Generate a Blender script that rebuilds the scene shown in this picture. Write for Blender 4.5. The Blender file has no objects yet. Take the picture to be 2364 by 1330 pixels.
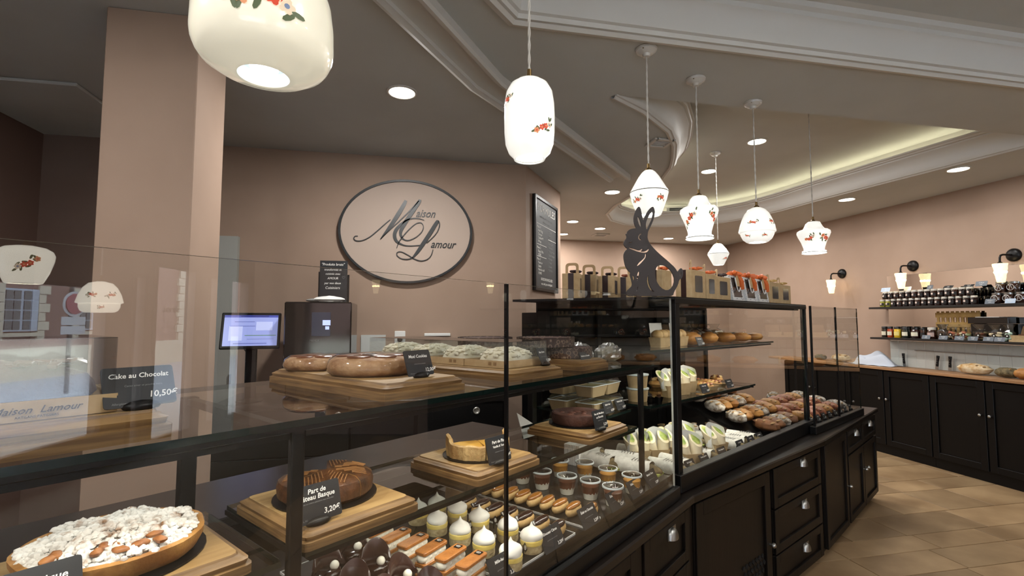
import bpy, bmesh, math, random
from mathutils import Vector, Matrix
R = math.radians; PI = math.pi; sin = math.sin; cos = math.cos
random.seed(7)
S = bpy.context.scene
COL = S.collection
# ---------------------------------------------------------------- camera, world, exposure
cam = bpy.data.cameras.new('camera'); cam.sensor_fit = 'HORIZONTAL'; cam.sensor_width = 36; cam.lens = 36*1130/2364; cam.clip_start = .02
camo = bpy.data.objects.new('camera', cam); COL.objects.link(camo)
camo.location = (0, 0, 1.5); camo.rotation_euler = (R(90)+math.atan(75/1130), 0, R(-11.6)); S.camera = camo
W = bpy.data.worlds.new('sky'); S.world = W; W.use_nodes = True
W.node_tree.nodes['Background'].inputs[0].default_value = (.72, .84, 1, 1)
W.node_tree.nodes['Background'].inputs[1].default_value = 16.0
S.view_settings.view_transform = 'Standard'; S.view_settings.look = 'None'; S.view_settings.exposure = 0.0; S.view_settings.gamma = 1
S.view_settings.use_curve_mapping = False
S.cycles.transparent_max_bounces = 24; S.cycles.max_bounces = 5; S.cycles.diffuse_bounces = 2; S.cycles.glossy_bounces = 2; S.cycles.transmission_bounces = 2; S.cycles.use_adaptive_sampling = True; S.cycles.adaptive_threshold = .12
S.cycles.sample_clamp_indirect = 4; S.cycles.caustics_reflective = False; S.cycles.caustics_refractive = False
DOWN_W = 21.0      # watts of one ceiling downlight
STRIP_W = 1.35      # watts of one display-case strip

def area_light(loc, w, size, size_y=None, rot=(0, 0, 0), col=(1, .975, .94), spread=R(180), parent=None):
    l = bpy.data.lights.new('lamp_light', 'AREA'); l.energy = w; l.color = col; l.spread = spread
    l.shape = 'DISK' if size_y is None else 'RECTANGLE'; l.size = size
    if size_y: l.size_y = size_y
    o = bpy.data.objects.new('lamp_light', l); COL.objects.link(o); o.location = loc; o.rotation_euler = rot
    if parent: o.parent = parent
    return o
# ---------------------------------------------------------------- materials
def lin(h):
    h = h.lstrip('#'); v = [int(h[i:i+2], 16)/255 for i in (0, 2, 4)]
    return tuple(x/12.92 if x <= .04045 else ((x+.055)/1.055)**2.4 for x in v)+(1,)
MATS = {}
def mat(name, c, rough=.5, metal=0, c2=None, vs=12, vd=3, bump=0, bs=60, emit=0, ecol=None, coat=0, stretch=None, rnd=0, spec=.5, cr=(.35, .65)):
    if name in MATS: return MATS[name]
    m = bpy.data.materials.new(name); m.use_nodes = True; nt = m.node_tree; p = nt.nodes['Principled BSDF']
    p.inputs['Base Color'].default_value = lin(c); p.inputs['Roughness'].default_value = rough; p.inputs['Metallic'].default_value = metal
    p.inputs['Coat Weight'].default_value = coat; p.inputs['Coat Roughness'].default_value = .08; p.inputs['Specular IOR Level'].default_value = spec
    if emit: p.inputs['Emission Color'].default_value = lin(ecol or c); p.inputs['Emission Strength'].default_value = emit
    if emit and (name.startswith(('rose_red', 'petal', 'leaf_', 'screen_', 'icon', 'dim_', 'reflector'))): m.cycles.emission_sampling = 'NONE'
    tc = None
    if c2 or bump:
        tc = nt.nodes.new('ShaderNodeTexCoord'); mp = nt.nodes.new('ShaderNodeMapping'); nt.links.new(tc.outputs['Object'], mp.inputs[0])
        if stretch: mp.inputs['Scale'].default_value = stretch
        if rnd:
            oi = nt.nodes.new('ShaderNodeObjectInfo'); cb = nt.nodes.new('ShaderNodeCombineXYZ'); mu = nt.nodes.new('ShaderNodeMath'); mu.operation = 'MULTIPLY'; mu.inputs[1].default_value = 37
            nt.links.new(oi.outputs['Random'], mu.inputs[0]); nt.links.new(mu.outputs[0], cb.inputs[0]); nt.links.new(mu.outputs[0], cb.inputs[1]); nt.links.new(cb.outputs[0], mp.inputs['Location'])
    if c2:
        n = nt.nodes.new('ShaderNodeTexNoise'); n.inputs['Scale'].default_value = vs; n.inputs['Detail'].default_value = vd; nt.links.new(mp.outputs[0], n.inputs['Vector'])
        r = nt.nodes.new('ShaderNodeValToRGB'); r.color_ramp.elements[0].position = cr[0]; r.color_ramp.elements[1].position = cr[1]
        r.color_ramp.elements[0].color = lin(c); r.color_ramp.elements[1].color = lin(c2)
        nt.links.new(n.outputs['Fac'], r.inputs[0]); out = r.outputs[0]
        if rnd:
            hs = nt.nodes.new('ShaderNodeHueSaturation'); mr = nt.nodes.new('ShaderNodeMapRange'); mr.inputs[3].default_value = 1-rnd; mr.inputs[4].default_value = 1+rnd
            nt.links.new(oi.outputs['Random'], mr.inputs[0]); nt.links.new(mr.outputs[0], hs.inputs['Value']); nt.links.new(out, hs.inputs['Color']); out = hs.outputs[0]
        nt.links.new(out, p.inputs['Base Color'])
    if bump:
        n2 = nt.nodes.new('ShaderNodeTexNoise'); n2.inputs['Scale'].default_value = bs; n2.inputs['Detail'].default_value = 4; nt.links.new(mp.outputs[0], n2.inputs['Vector'])
        b = nt.nodes.new('ShaderNodeBump'); b.inputs['Strength'].default_value = bump; b.inputs['Distance'].default_value = .01
        nt.links.new(n2.outputs['Fac'], b.inputs['Height']); nt.links.new(b.outputs[0], p.inputs['Normal'])
    MATS[name] = m; return m
def glass(name, r0, tint=(1, 1, 1), rough=0.0):
    if name in MATS: return MATS[name]
    m = bpy.data.materials.new(name); m.use_nodes = True; nt = m.node_tree; nt.nodes.clear()
    o = nt.nodes.new('ShaderNodeOutputMaterial'); t = nt.nodes.new('ShaderNodeBsdfTransparent'); t.inputs[0].default_value = (*tint, 1)
    if r0 <= 0: nt.links.new(t.outputs[0], o.inputs[0]); MATS[name] = m; return m
    g = nt.nodes.new('ShaderNodeBsdfGlossy'); g.inputs['Roughness'].default_value = rough
    lw = nt.nodes.new('ShaderNodeLayerWeight'); lw.inputs[0].default_value = .5
    pw = nt.nodes.new('ShaderNodeMath'); pw.operation = 'POWER'; pw.inputs[1].default_value = 4; nt.links.new(lw.outputs['Facing'], pw.inputs[0])
    ma = nt.nodes.new('ShaderNodeMath'); ma.operation = 'MULTIPLY_ADD'; ma.inputs[1].default_value = 1-r0; ma.inputs[2].default_value = r0; nt.links.new(pw.outputs[0], ma.inputs[0])
    mx = nt.nodes.new('ShaderNodeMixShader'); nt.links.new(ma.outputs[0], mx.inputs[0]); nt.links.new(t.outputs[0], mx.inputs[1]); nt.links.new(g.outputs[0], mx.inputs[2]); nt.links.new(mx.outputs[0], o.inputs[0])
    MATS[name] = m; return m
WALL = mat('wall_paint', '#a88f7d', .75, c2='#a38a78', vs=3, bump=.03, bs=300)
CEIL = mat('ceiling_paint', '#cccdca', .8, c2='#c6c7c4', vs=2)
PLAST = mat('plaster_white', '#d6d4cf', .6)
BLACK = mat('black_metal', '#070708', .4, spec=.3)
BWOOD = mat('black_wood', '#0c0907', .45, spec=.25, c2='#150f0b', vs=9, stretch=(1, 1, .15), bump=.05, bs=40)
BLAM = mat('black_laminate', '#060607', .3, spec=.3)
DTOP = mat('dark_worktop', '#1c1a1a', .28, c2='#232122', vs=30)
SLATE = mat('chalk_slate', '#191b1e', .55, c2='#202327', vs=8)
CHALK = mat('chalk_white', '#f6f4ee', .8)
CHALKD = mat('chalk_faint', '#8f908f', .8)
KRAFT = mat('kraft_card', '#bba179', .75, c2='#b0956c', vs=40)
KRAFTD = mat('kraft_inside', '#8a6d4a', .8)
WOOD = mat('oak_board', '#b0905f', .5, c2='#86663c', vs=4, stretch=(1.2, 14, 14), rnd=.12, bump=.06, bs=12, cr=(.3, .75))
WOODE = mat('oak_edge', '#917045', .5, c2='#64492a', vs=5, stretch=(1.5, 1.5, 30), rnd=.12)
PAPER = mat('white_paper', '#e9e9e6', .7)
STEEL = mat('brushed_steel', '#9b9b98', .35, metal=1)
BRASS = mat('old_brass', '#6d5838', .4, metal=1)
GREENE = mat('glass_edge', '#0d1d1a', .12, spec=.7)
GFR = glass('front_glass', .085); GTR = glass('clear_side', 0, (.985, .995, .99)); GSH = glass('shelf_glass', .05, (.93, .97, .955)); PLAS = glass('clear_plastic', .07, (.97, .98, .98), .06)
SHELL = glass('clear_film', .10, (.96, .97, .97), .12)
# ---------------------------------------------------------------- mesh builder
class MB:
    def __init__(s): s.v = []; s.f = []; s.m = []
    def add(s, vs, fs, m=0):
        b = len(s.v); s.v += [tuple(x) for x in vs]; s.f += [tuple(b+i for i in f) for f in fs]; s.m += [m]*len(fs); return s
    def box(s, c, d, rz=0, m=0, M=None, fm=None):
        x, y, z = [q/2 for q in d]; pts = [(-x, -y, -z), (x, -y, -z), (x, y, -z), (-x, y, -z), (-x, -y, z), (x, -y, z), (x, y, z), (-x, y, z)]
        ca, sa = cos(rz), sin(rz); out = []
        for p in pts:
            q = (p[0]*ca-p[1]*sa, p[0]*sa+p[1]*ca, p[2])
            q = Vector(q)
            if M: q = M @ q
            out.append((q[0]+c[0], q[1]+c[1], q[2]+c[2]))
        fs = [(0, 3, 2, 1), (4, 5, 6, 7), (0, 1, 5, 4), (2, 3, 7, 6), (1, 2, 6, 5), (3, 0, 4, 7)]   # bottom top front back right left
        s.add(out, fs, m)
        if fm: s.m[-6:] = fm
        return s
    def quad(s, a, b, c, d, m=0): return s.add([a, b, c, d], [(0, 1, 2, 3)], m)
    def prism(s, poly, z0, z1, m=0, mt=None):
        n = len(poly); vs = [(x, y, z0) for x, y in poly]+[(x, y, z1) for x, y in poly]
        s.add(vs, [tuple(reversed(range(n))), tuple(range(n, 2*n))]+[(i, (i+1) % n, n+(i+1) % n, n+i) for i in range(n)], m)
        if mt is not None: s.m[-(n+1)] = mt
        return s
    def loft(s, rings, cap0=True, cap1=True, m=0, closed=True):
        n = len(rings[0]); vs = [p for r in rings for p in r]; fs = []
        for k in range(len(rings)-1):
            for i in range(n if closed else n-1):
                j = (i+1) % n; fs.append((k*n+i, k*n+j, (k+1)*n+j, (k+1)*n+i))
        if cap0: fs.append(tuple(reversed(range(n))))
        if cap1: fs.append(tuple(range((len(rings)-1)*n, len(rings)*n)))
        return s.add(vs, fs, m)
    def lathe(s, prof, n=20, c=(0, 0, 0), m=0, cap=True, wob=None):
        rings = []
        for r, z in prof:
            rings.append([(c[0]+(r*(1 if not wob else wob(2*PI*i/n, z)))*cos(2*PI*i/n), c[1]+(r*(1 if not wob else wob(2*PI*i/n, z)))*sin(2*PI*i/n), c[2]+z) for i in range(n)])
        return s.loft(rings, cap, cap, m)
    def tube(s, pts, r, n=6, m=0, rr=None):
        pts = [Vector(p) for p in pts]; rings = []; up = Vector((.13, .27, .95)).normalized()
        for i, p in enumerate(pts):
            t = (pts[min(i+1, len(pts)-1)]-pts[max(i-1, 0)]).normalized()
            a = t.cross(up)
            if a.length < .05: a = t.cross(Vector((1, 0, 0)))
            a.normalize(); b = t.cross(a); q = rr[i] if rr else r
            rings.append([p+a*(q*cos(2*PI*k/n))+b*(q*sin(2*PI*k/n)) for k in range(n)])
        return s.loft(rings, True, True, m)
    def ell(s, c, r, nu=12, nv=7, m=0, noise=0, rz=0, flat=None, seed=0, nf=9):
        rings = []; ca, sa = cos(rz), sin(rz); rg = random.Random(seed)
        ph = [rg.uniform(0, 6) for _ in range(6)]
        for j in range(nv+1):
            th = -PI/2+PI*j/nv; th = max(min(th, PI/2-.06), -PI/2+.06); ring = []
            for i in range(nu):
                f = 2*PI*i/nu; d = Vector((cos(th)*cos(f), cos(th)*sin(f), sin(th)))
                k = 1+noise*(sin(d.x*nf+ph[0])*sin(d.y*nf+ph[1])+sin(d.z*nf*1.3+ph[2])*.7+sin((d.x+d.y)*nf*1.9+ph[3])*.5)
                p = Vector((d.x*r[0]*k, d.y*r[1]*k, d.z*r[2]*k))
                if flat is not None and p.z < -flat: p.z = -flat
                ring.append((c[0]+p.x*ca-p.y*sa, c[1]+p.x*sa+p.y*ca, c[2]+p.z))
            rings.append(ring)
        return s.loft(rings, True, True, m)
    def mesh(s, name, mats, bevel=0, seg=1, smooth=None):
        me = bpy.data.meshes.new(name); me.from_pydata(s.v, [], s.f)
        for mm in (mats if isinstance(mats, (list, tuple)) else [mats]): me.materials.append(mm)
        me.polygons.foreach_set('material_index', s.m)
        bm = bmesh.new(); bm.from_mesh(me)
        if bevel:
            bmesh.ops.bevel(bm, geom=[e for e in bm.edges if len(e.link_faces) == 2 and e.calc_face_angle(0) > .5], offset=bevel, segments=seg, affect='EDGES', clamp_overlap=True)
        bmesh.ops.recalc_face_normals(bm, faces=bm.faces); bm.to_mesh(me); bm.free()
        if smooth:
            me.shade_smooth(); me.set_sharp_from_angle(angle=R(smooth if smooth > 1 else 40))
        return me
    def build(s, name, mats, parent=None, loc=(0, 0, 0), rz=0, bevel=0, seg=1, smooth=None):
        return link(name, s.mesh(name, mats, bevel, seg, smooth), parent, loc, rz)
def link(name, me, parent=None, loc=(0, 0, 0), rz=0):
    o = bpy.data.objects.new(name, me); COL.objects.link(o); o.location = loc; o.rotation_euler = (0, 0, rz)
    if parent: o.parent = parent
    return o
def tag(o, label, cat, group=None):
    o['label'] = label; o['category'] = cat
    if group: o['group'] = group
    return o
def struct(o, label=None):
    o['kind'] = 'structure'
    if label: o['label'] = label
    return o
def thing(name, label, cat, loc=(0, 0, 0), rz=0, group=None):
    o = bpy.data.objects.new(name, None); COL.objects.link(o); o.location = loc; o.rotation_euler = (0, 0, rz); o.empty_display_size = .02
    return tag(o, label, cat, group)
def copy_tree(o, parent=None):
    c = o.copy(); COL.objects.link(c); c.parent = parent
    for ch in o.children: copy_tree(ch, c)
    return c
def dup(o, loc, rz, label):
    c = copy_tree(o); c.location = loc; c.rotation_euler = (0, 0, rz); c['label'] = label; return c
def text(body, size, parent, loc, rot=(R(90), 0, 0), m=None, align='LEFT', shear=.18, bold=0, ext=.0003, name='lettering', sx=1):
    cu = bpy.data.curves.new(name, 'FONT'); cu.body = body; cu.size = size; cu.align_x = align; cu.shear = shear; cu.resolution_u = 2; cu.extrude = ext; cu.offset = bold
    tmp = bpy.data.objects.new(name, cu); me = bpy.data.meshes.new_from_object(tmp); bpy.data.objects.remove(tmp); bpy.data.curves.remove(cu)
    me.materials.clear(); me.materials.append(m or CHALK)
    o = bpy.data.objects.new(name, me); COL.objects.link(o); o.location = loc; o.rotation_euler = rot; o.scale = (sx, 1, 1)
    if parent: o.parent = parent
    return o
def rrect(w, h, r, n=4):
    out = []
    for cx, cy, a in ((w/2-r, h/2-r, 0), (-w/2+r, h/2-r, 90), (-w/2+r, -h/2+r, 180), (w/2-r, -h/2+r, 270)):
        out += [(cx+r*cos(R(a+90*k/n)), cy+r*sin(R(a+90*k/n))) for k in range(n+1)]
    return out
class Frame:   # a counter run: origin, direction along the run, inward normal (towards the staff side)
    def __init__(s, P, deg): s.P = P; a = R(deg); s.t = (sin(a), cos(a)); s.n = (-cos(a), sin(a)); s.rz = R(90-deg)
    def w(s, u, v, z): return (s.P[0]+s.t[0]*u+s.n[0]*v, s.P[1]+s.t[1]*u+s.n[1]*v, z)
F1 = Frame((.24, 1.226), 51.1); F2 = Frame((1.146, 1.975), 59.1); F3 = Frame((2.6, 2.79), 61.0)
ORD = ['first', 'second', 'third', 'fourth', 'fifth', 'sixth', 'seventh', 'eighth', 'ninth', 'tenth', 'eleventh', 'twelfth', 'thirteenth', 'fourteenth', 'fifteenth', 'sixteenth', 'seventeenth', 'eighteenth', 'nineteenth', 'twentieth']
# ================================================================ ROOM SHELL
ZC = 2.85
def wall(name, a, b, z0=0, z1=3.3, th=.1, m=WALL):     # th to the left of a->b
    d = Vector((b[0]-a[0], b[1]-a[1])); n = Vector((-d.y, d.x)).normalized()*th
    return struct(MB().prism([a, b, (b[0]+n.x, b[1]+n.y), (a[0]+n.x, a[1]+n.y)], z0, z1).build(name, m))
DWALL = mat('wall_paint_shade', '#77645a', .75, c2='#735f55', vs=3)  # wall colour darkened to paint in the shade of the unlit alcove
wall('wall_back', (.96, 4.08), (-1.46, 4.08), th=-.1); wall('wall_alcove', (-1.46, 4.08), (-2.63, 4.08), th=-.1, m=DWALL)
wall('wall_angled', (1.525, 4.9), (.96, 4.08), th=-.1)
wall('wall_side', (1.5, 7.79), (1.525, 4.9), th=-.1)
wall('wall_far', (5.65, 7.79), (1.4, 7.79), th=-.1)
wall('wall_right', (5.55, -2.3), (5.55, 7.89), th=-.1)
wall('wall_left', (-2.63, 4.18), (-2.63, -3.0), th=-.1, m=mat('wall_paint_brown', '#6b544a', .75))  # brown tone carries the left wall's shade in its colour
wall('wall_passage', (8, -2.3), (5.65, -2.3), th=-.1)
wall('wall_east', (8, -3), (8, -2.2), th=-.1)
# column
struct(MB().prism([(-1.30, 2.33), (-.94, 2.33), (-.94, 2.66), (-1.30, 2.66)], 0, ZC).build('column', WALL, bevel=.004))
# grey door in the back wall beside the column
d1 = struct(MB().box((-1.42, 4.06, 1.07), (.24, .05, 2.14)).build('door_1', mat('door_grey', '#a9aaa4', .6))); MB().box((-1.32, 4.03, 1.05), (.012, .02, .1)).build('door_handle', STEEL, d1)
# front wall with shop windows (behind the camera, all but the first seen in the glass)
FW = mat('front_wall', '#6d6059', .8)
ops = [(-1.9, .9, .5, 2.5), (2.2, 4.0, .35, 1.84), (4.36, 4.52, .1, 2.0), (4.68, 5.38, .1, 2.15), (5.68, 5.92, .1, 2.1), (6.18, 6.65, .1, 2.1)]  # first opening: unseen window added to bring daylight onto column and ceiling
mb = MB(); x = -2.73
for a, b, z0, z1 in ops:
    mb.box(((x+a)/2, -3.06, 1.65), (a-x, .12, 3.3)); mb.box(((a+b)/2, -3.06, (z1+3.3)/2), (b-a, .12, 3.3-z1)); mb.box(((a+b)/2, -3.06, z0/2), (b-a, .12, z0)); x = b
mb.box(((x+8.1)/2, -3.06, 1.65), (8.1-x, .12, 3.3)); struct(mb.build('wall_front', FW))
WF = mat('window_frame_dark', '#2b2523', .5)
for i, (a, b, z0, z1) in enumerate(ops):
    mb = MB()
    for cx in (a, b): mb.box((cx, -3.0, (z0+z1)/2), (.035, .05, z1-z0))
    for cz in (z0, z1): mb.box(((a+b)/2, -3.0, cz), (b-a+.035, .05, .035))
    o = struct(mb.build('window_%d' % (i+1), WF)); MB().box(((a+b)/2, -3.03, (z0+z1)/2), (b-a, .008, z1-z0), fm=[1]*6).build('pane', [GREENE, GTR], o)
    if i == 3:
        text('Sortie', .12, o, (4.80, -2.985, 1.60), (R(90), 0, PI), mat('sticker_grey', '#120d0c', .6), 'LEFT', 0).scale = (-1, 1, 1)
# ---- ceiling with two openings
RECESS = [(1.18, 2.67), (1.45, 2.83), (1.78, 3.10), (1.97, 3.35), (2.11, 3.60), (2.23, 3.85), (2.32, 4.15), (2.34, 4.5), (2.33, 4.9), (2.34, 5.3), (2.42, 5.75), (2.62, 6.1), (2.9, 6.3), (3.2, 6.38), (3.55, 6.33), (3.9, 6.15), (4.15, 5.9), (4.32, 5.55), (4.4, 5.1), (4.43, 4.5), (4.5, 3.8), (4.58, 3.14), (4.64, 2.67)]
TRAY = [(.44, 2.05), (.05, 1.62), (.05, -1.6), (5.0, -1.6), (5.0, 2.05)]
def flat_with_holes(outer, holes, z):
    bm = bmesh.new(); es = []
    for loop in [outer]+holes:
        vs = [bm.verts.new((x, y, z)) for x, y in loop]; es += [bm.edges.new((vs[i], vs[(i+1) % len(vs)])) for i in range(len(vs))]
    bmesh.ops.triangle_fill(bm, use_beauty=True, use_dissolve=False, edges=es); me = bpy.data.meshes.new('ceiling'); bm.to_mesh(me); bm.free(); return me
ceil = struct(link('ceiling', flat_with_holes([(-2.8, -3.1), (8.2, -3.1), (8.2, 8), (-2.8, 8)], [RECESS, TRAY], ZC))); ceil.data.materials.append(CEIL)
def sweep(mb, path, prof, closed=False, m=0):
    n = len(path); rings = []
    for i, p in enumerate(path):
        a = Vector(path[i-1]) if (i > 0 or closed) else None; b = Vector(path[(i+1) % n]) if (i < n-1 or closed) else None; p = Vector(p)
        d1 = (p-a).normalized() if a else None; d2 = (b-p).normalized() if b else None
        if d1 is None: d1 = d2
        if d2 is None: d2 = d1
        n1 = Vector((-d1.y, d1.x)); n2 = Vector((-d2.y, d2.x)); nn = (n1+n2).normalized(); nn = nn/max(.4, nn.dot(n1))
        rings.append([(p.x+nn.x*o, p.y+nn.y*o, z) for o, z in prof])
    if closed: rings.append(rings[0])
    mb.loft(rings, False, False, m, closed=False); return mb
# recess: cornice round the free-form edge, upper ceiling, cove strip
prof = [(-.03, 2.85), (-.03, 2.838), (-.012, 2.832), (0, 2.845), (.012, 2.845), (.02, 2.858), (.03, 2.87), (.033, 2.9), (.045, 2.935), (.07, 2.965), (.1, 2.985), (.1, 2.997), (.118, 3.0), (.125, 3.012), (.14, 3.015), (.14, 3.03), (.11, 3.03), (.06, 2.98), (-.1, 2.96), (-.1, 3.15)]
# left normal of the path must point into the opening: run the path clockwise-reversed
cw = list(reversed(RECESS))
struct(sweep(MB(), cw, prof).build('trim_1', PLAST, smooth=35))
struct(MB().quad((.9, 2.67, 2.85), (4.9, 2.67, 2.85), (4.9, 2.67, 3.15), (.9, 2.67, 3.15)).build('trim_2', CEIL))
struct(MB().quad((.9, 2.6, 3.15), (5.1, 2.6, 3.15), (5.1, 6.7, 3.15), (.9, 6.7, 3.15)).build('ceiling_recess', CEIL))
LED = mat('led_cove', '#fff6d8', .5, emit=7, ecol='#fbf3cf')
cove = thing('cove_light', 'hidden strip light glowing above the curved ceiling cornice', 'light', (0, 0, 0))
sweep(MB(), [p for p in cw if p[1] > 2.9][:16], [(-.06, 2.985), (-.06, 3.0), (-.03, 3.0), (-.03, 2.985)]).build('strip', LED, cove)
# tray ceiling over the shop floor
prof2 = [(-.05, 2.85), (-.05, 2.835), (-.02, 2.825), (-.005, 2.84), (.01, 2.84), (.015, 2.86), (.03, 2.865), (.035, 2.9), (.045, 2.95), (.06, 2.985), (.075, 2.995), (.075, 3.02), (.095, 3.03), (.1, 3.055), (.13, 3.06)]
struct(sweep(MB(), TRAY, prof2, True).build('trim_3', PLAST, smooth=35))
struct(MB().quad((-.3, -2, 3.06), (5.5, -2, 3.06), (5.5, 2.4, 3.06), (-.3, 2.4, 3.06)).build('ceiling_tray', CEIL))
# diagonal cornice on the lower ceiling
prof3 = [(0, 2.85), (0, 2.815), (.02, 2.808), (.035, 2.818), (.045, 2.818), (.05, 2.835), (.08, 2.846), (.12, 2.849), (.15, 2.838), (.165, 2.82), (.175, 2.82), (.185, 2.80), (.205, 2.797), (.215, 2.81), (.215, 2.85)]
mb = MB(); pth = [(-.55, 1.46), (-.143, 2.052), (.311, 2.715), (1.822, 4.303)]; sweep(mb, pth, [(-o, z) for o, z in prof3])
struct(mb.build('trim_4', PLAST, smooth=35))
# ceiling panel, vents
struct(MB().box((-2.26, 3.35, 2.84), (.76, .42, .02)).build('ceiling_panel', CEIL, bevel=.006))
def vent(x, y, w, lab, z=ZC):
    t = thing('ceiling_vent', lab, 'vent', (x, y, z))
    mb = MB()
    for sx in (-1, 1): mb.box((sx*w/2, 0, -.008), (.03, w+.03, .016)); mb.box((0, sx*w/2, -.008), (w, .03, .016))
    mb.build('frame', PLAST, t, bevel=.003); MB().box((0, 0, -.003), (w, w, .004)).build('backing', mat('vent_dark', '#6f6a62', .7), t)
    for k in range(5): MB().box((0, -w/2+w*(k+.5)/5, -.008), (w-.03, .006, .01)).build('slat', PLAST, t)
vent(1.83, 3.33, .14, 'square white ceiling vent beside the crescent cornice')
vent(2.9, 7.2, .2, 'flat grey ceiling vent by the far wall')
g = thing('wall_grille', 'small slatted air grille in the lit ceiling recess', 'vent', (3.72, 6.28, 3.06), R(-20))
MB().box((0, 0, 0), (.34, .02, .1)).build('frame', PLAST, g, bevel=.003)
for k in range(4): MB().box((0, -.012, -.033+.022*k), (.26, .008, .012)).build('slat', mat('grille_dark', '#23221f', .6), g)
# ---- floor
struct(MB().box((2.6, 2.4, -.06), (11, 11.2, .1)).build('floor_base', mat('floor_joint', '#6e5f4b', .8)))
fl = struct(MB().box((2.6, 2.4, -.012), (10.9, 10.9, .01)).build('floor', mat('floor_mortar', '#756650', .85, c2='#6b5c47', vs=20)))
STONE = mat('sandstone', '#a58a67', .5, c2='#856b4c', vs=2.5, vd=6, rnd=.16, bump=.03, bs=25)
tm = {}
rows = [(-.6, .42), (-.18, .3), (.12, .4), (.52, .28), (.8, .4), (1.2, .3), (1.5, .42), (1.92, .28), (2.2, .25), (2.45, .24), (2.69, .20), (2.89, .31), (3.2, .4), (3.6, .25), (3.85, .4), (4.25, .3), (4.55, .42), (4.97, .3), (5.27, .4)]
first = {2.69: 2.86, 2.89: 3.65, 3.2: 3.46, 3.6: 3.55, 3.85: 3.3}
rg = random.Random(3)
for y0, h in rows:
    x = first.get(y0, rg.uniform(1.0, 1.5)); x -= math.ceil((x-.9)/.8)*.8 if y0 > 2.5 else 0
    while x < 5.3:
        w = rg.choice((.45, .55, .62, .73, .8)); key = (w, h)
        if x+w/2 > .8+max(0, (y0-.9))*.5:
            if key not in tm: tm[key] = MB().box((0, 0, 0), (w-.006, h-.006, .012)).mesh('tile', STONE, bevel=.0015)
            link('tile', tm[key], fl, (x+w/2, y0+h/2, .0))
        x += w
# ---- street outside (seen in the reflections)
st = struct(MB().box((9, -12.5, -.16), (40, 19, .1)).build('street', mat('asphalt', '#8d8d8f', .8))); struct(MB().box((9, -4.2, -.08), (40, 2.3, .12)).build('pavement', mat('paving', '#b5b0a8', .8)))
fac = thing('town_house', 'brown brick town house across the street, mirrored in the counter glass', 'building', (0, -12, 0))
BRK = mat('brown_brick', '#6b4f45', .8); STO = mat('pale_stone', '#c9bda6', .8); WHT = mat('white_window', '#dfe6f2', .5); DK = mat('window_dark', '#3a3834', .3); CUR = mat('curtain', '#a9b0ba', .8)
MB().box((9, -.3, 4), (30, .5, 8)).build('wall', BRK, fac); MB().box((9, -.02, .25), (30, .1, 1.0)).build('plinth', STO, fac)
for wx in (11.96, 14.15, 9.6, 16.1):
    o = MB().box((wx, -.05, 1.78), (.98, .08, 1.14)).build('window', WHT, fac)
    for sx in (-1, 1):
        for k in range(2):
            for j in range(4): MB().box((wx+sx*.24+(k-.5)*.21, -.0, 1.37+.27*j), (.18, .03, .235)).build('pane', DK if not (sx == 1 and k == 1) else CUR, o)
    for sx in (-1, 1):
        for j in range(6): MB().box((wx+sx*(.62 if j % 2 else .56), -.03, 1.1+.25*j), (.32 if j % 2 else .2, .08, .235)).build('quoin', STO, fac)
    MB().box((wx, -.02, 1.12), (1.2, .14, .1)).build('sill', STO, fac)
for j in range(14): MB().box((18.2, -.02, .9+.3*j), (.5 if j % 2 else .34, .1, .28)).build('quoin', STO, fac)
sg = thing('road_sign', 'round no-parking road sign with two plates on a post', 'sign', (9.05, -8.0, 0))
MB().lathe([(.04, 0), (.04, 2.4)], 8).build('post', mat('post_dark', '#2a2422', .5), sg)
dsc = MB(); dsc.lathe([(.26, 0), (.26, .02)], 24); o = dsc.build('disc', mat('sign_white', '#d8d8d8', .5), sg, (0, .06, 1.84)); o.rotation_euler = (R(-90), 0, 0)
dsc = MB(); dsc.lathe([(.21, 0), (.21, .03)], 24); o = dsc.build('disc_face', mat('sign_red', '#7a2b33', .5), sg, (0, .07, 1.84)); o.rotation_euler = (R(-90), 0, 0)
for k in range(2): MB().box((0, .07, 1.49-.19*k), (.55, .02, .17)).build('plate', mat('sign_white', '#d8d8d8', .5), sg, bevel=.005)
# ================================================================ COUNTER BASE
LEDGE = [(-.752, .387), (1.182, 1.925), (2.525, 2.638), (3.885, 3.497)]
def inset(path, d):
    out = []
    for i, p in enumerate(path):
        ds = []
        if i > 0: ds.append((Vector(p)-Vector(path[i-1])).normalized())
        if i < len(path)-1: ds.append((Vector(path[i+1])-Vector(p)).normalized())
        ns = [Vector((-q.y, q.x)) for q in ds]; nn = sum(ns, Vector((0, 0))).normalized(); nn = nn/nn.dot(ns[0]); out.append((p[0]+nn.x*d, p[1]+nn.y*d))
    return out
rear = list(reversed(inset(LEDGE, .74)))
top = MB().prism(LEDGE+rear, .725, .76); top.build('counter_top', mat('dark_stained_top', '#100c0a', .3, spec=.3, c2='#19130f', vs=10, stretch=(1, 1, .3)), bevel=.006)
tag(bpy.data.objects['counter_top'], 'dark stained wooden ledge running along the whole display counter', 'countertop')
def cup_handle(parent, x, y, z):      # half-dome cup pull, y = front face
    mb = MB(); rings = []
    for j in range(6):
        a = PI/2*j/5; rings.append([(x+.034*cos(PI*k/10)*cos(a)*1.0, y-.026*sin(a) if 0 else y-.024*sin(PI*k/10)*cos(a*.9)-.002, z-.012+.042*sin(a)) for k in range(11)])
    mb.loft(rings, False, False, closed=False); mb.box((x, y-.001, z+.008), (.075, .003, .045)); mb.build('handle', STEEL, parent, smooth=60)
def knob(parent, x, y, z, r=.013):
    mb = MB(); mb.lathe([(r*.45, 0), (r*.45, .012), (r, .016), (r*1.05, .024), (r*.6, .031)], 12); o = mb.build('knob', STEEL, parent, (x, y, z), smooth=50); o.rotation_euler = (R(90), 0, 0)
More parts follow.
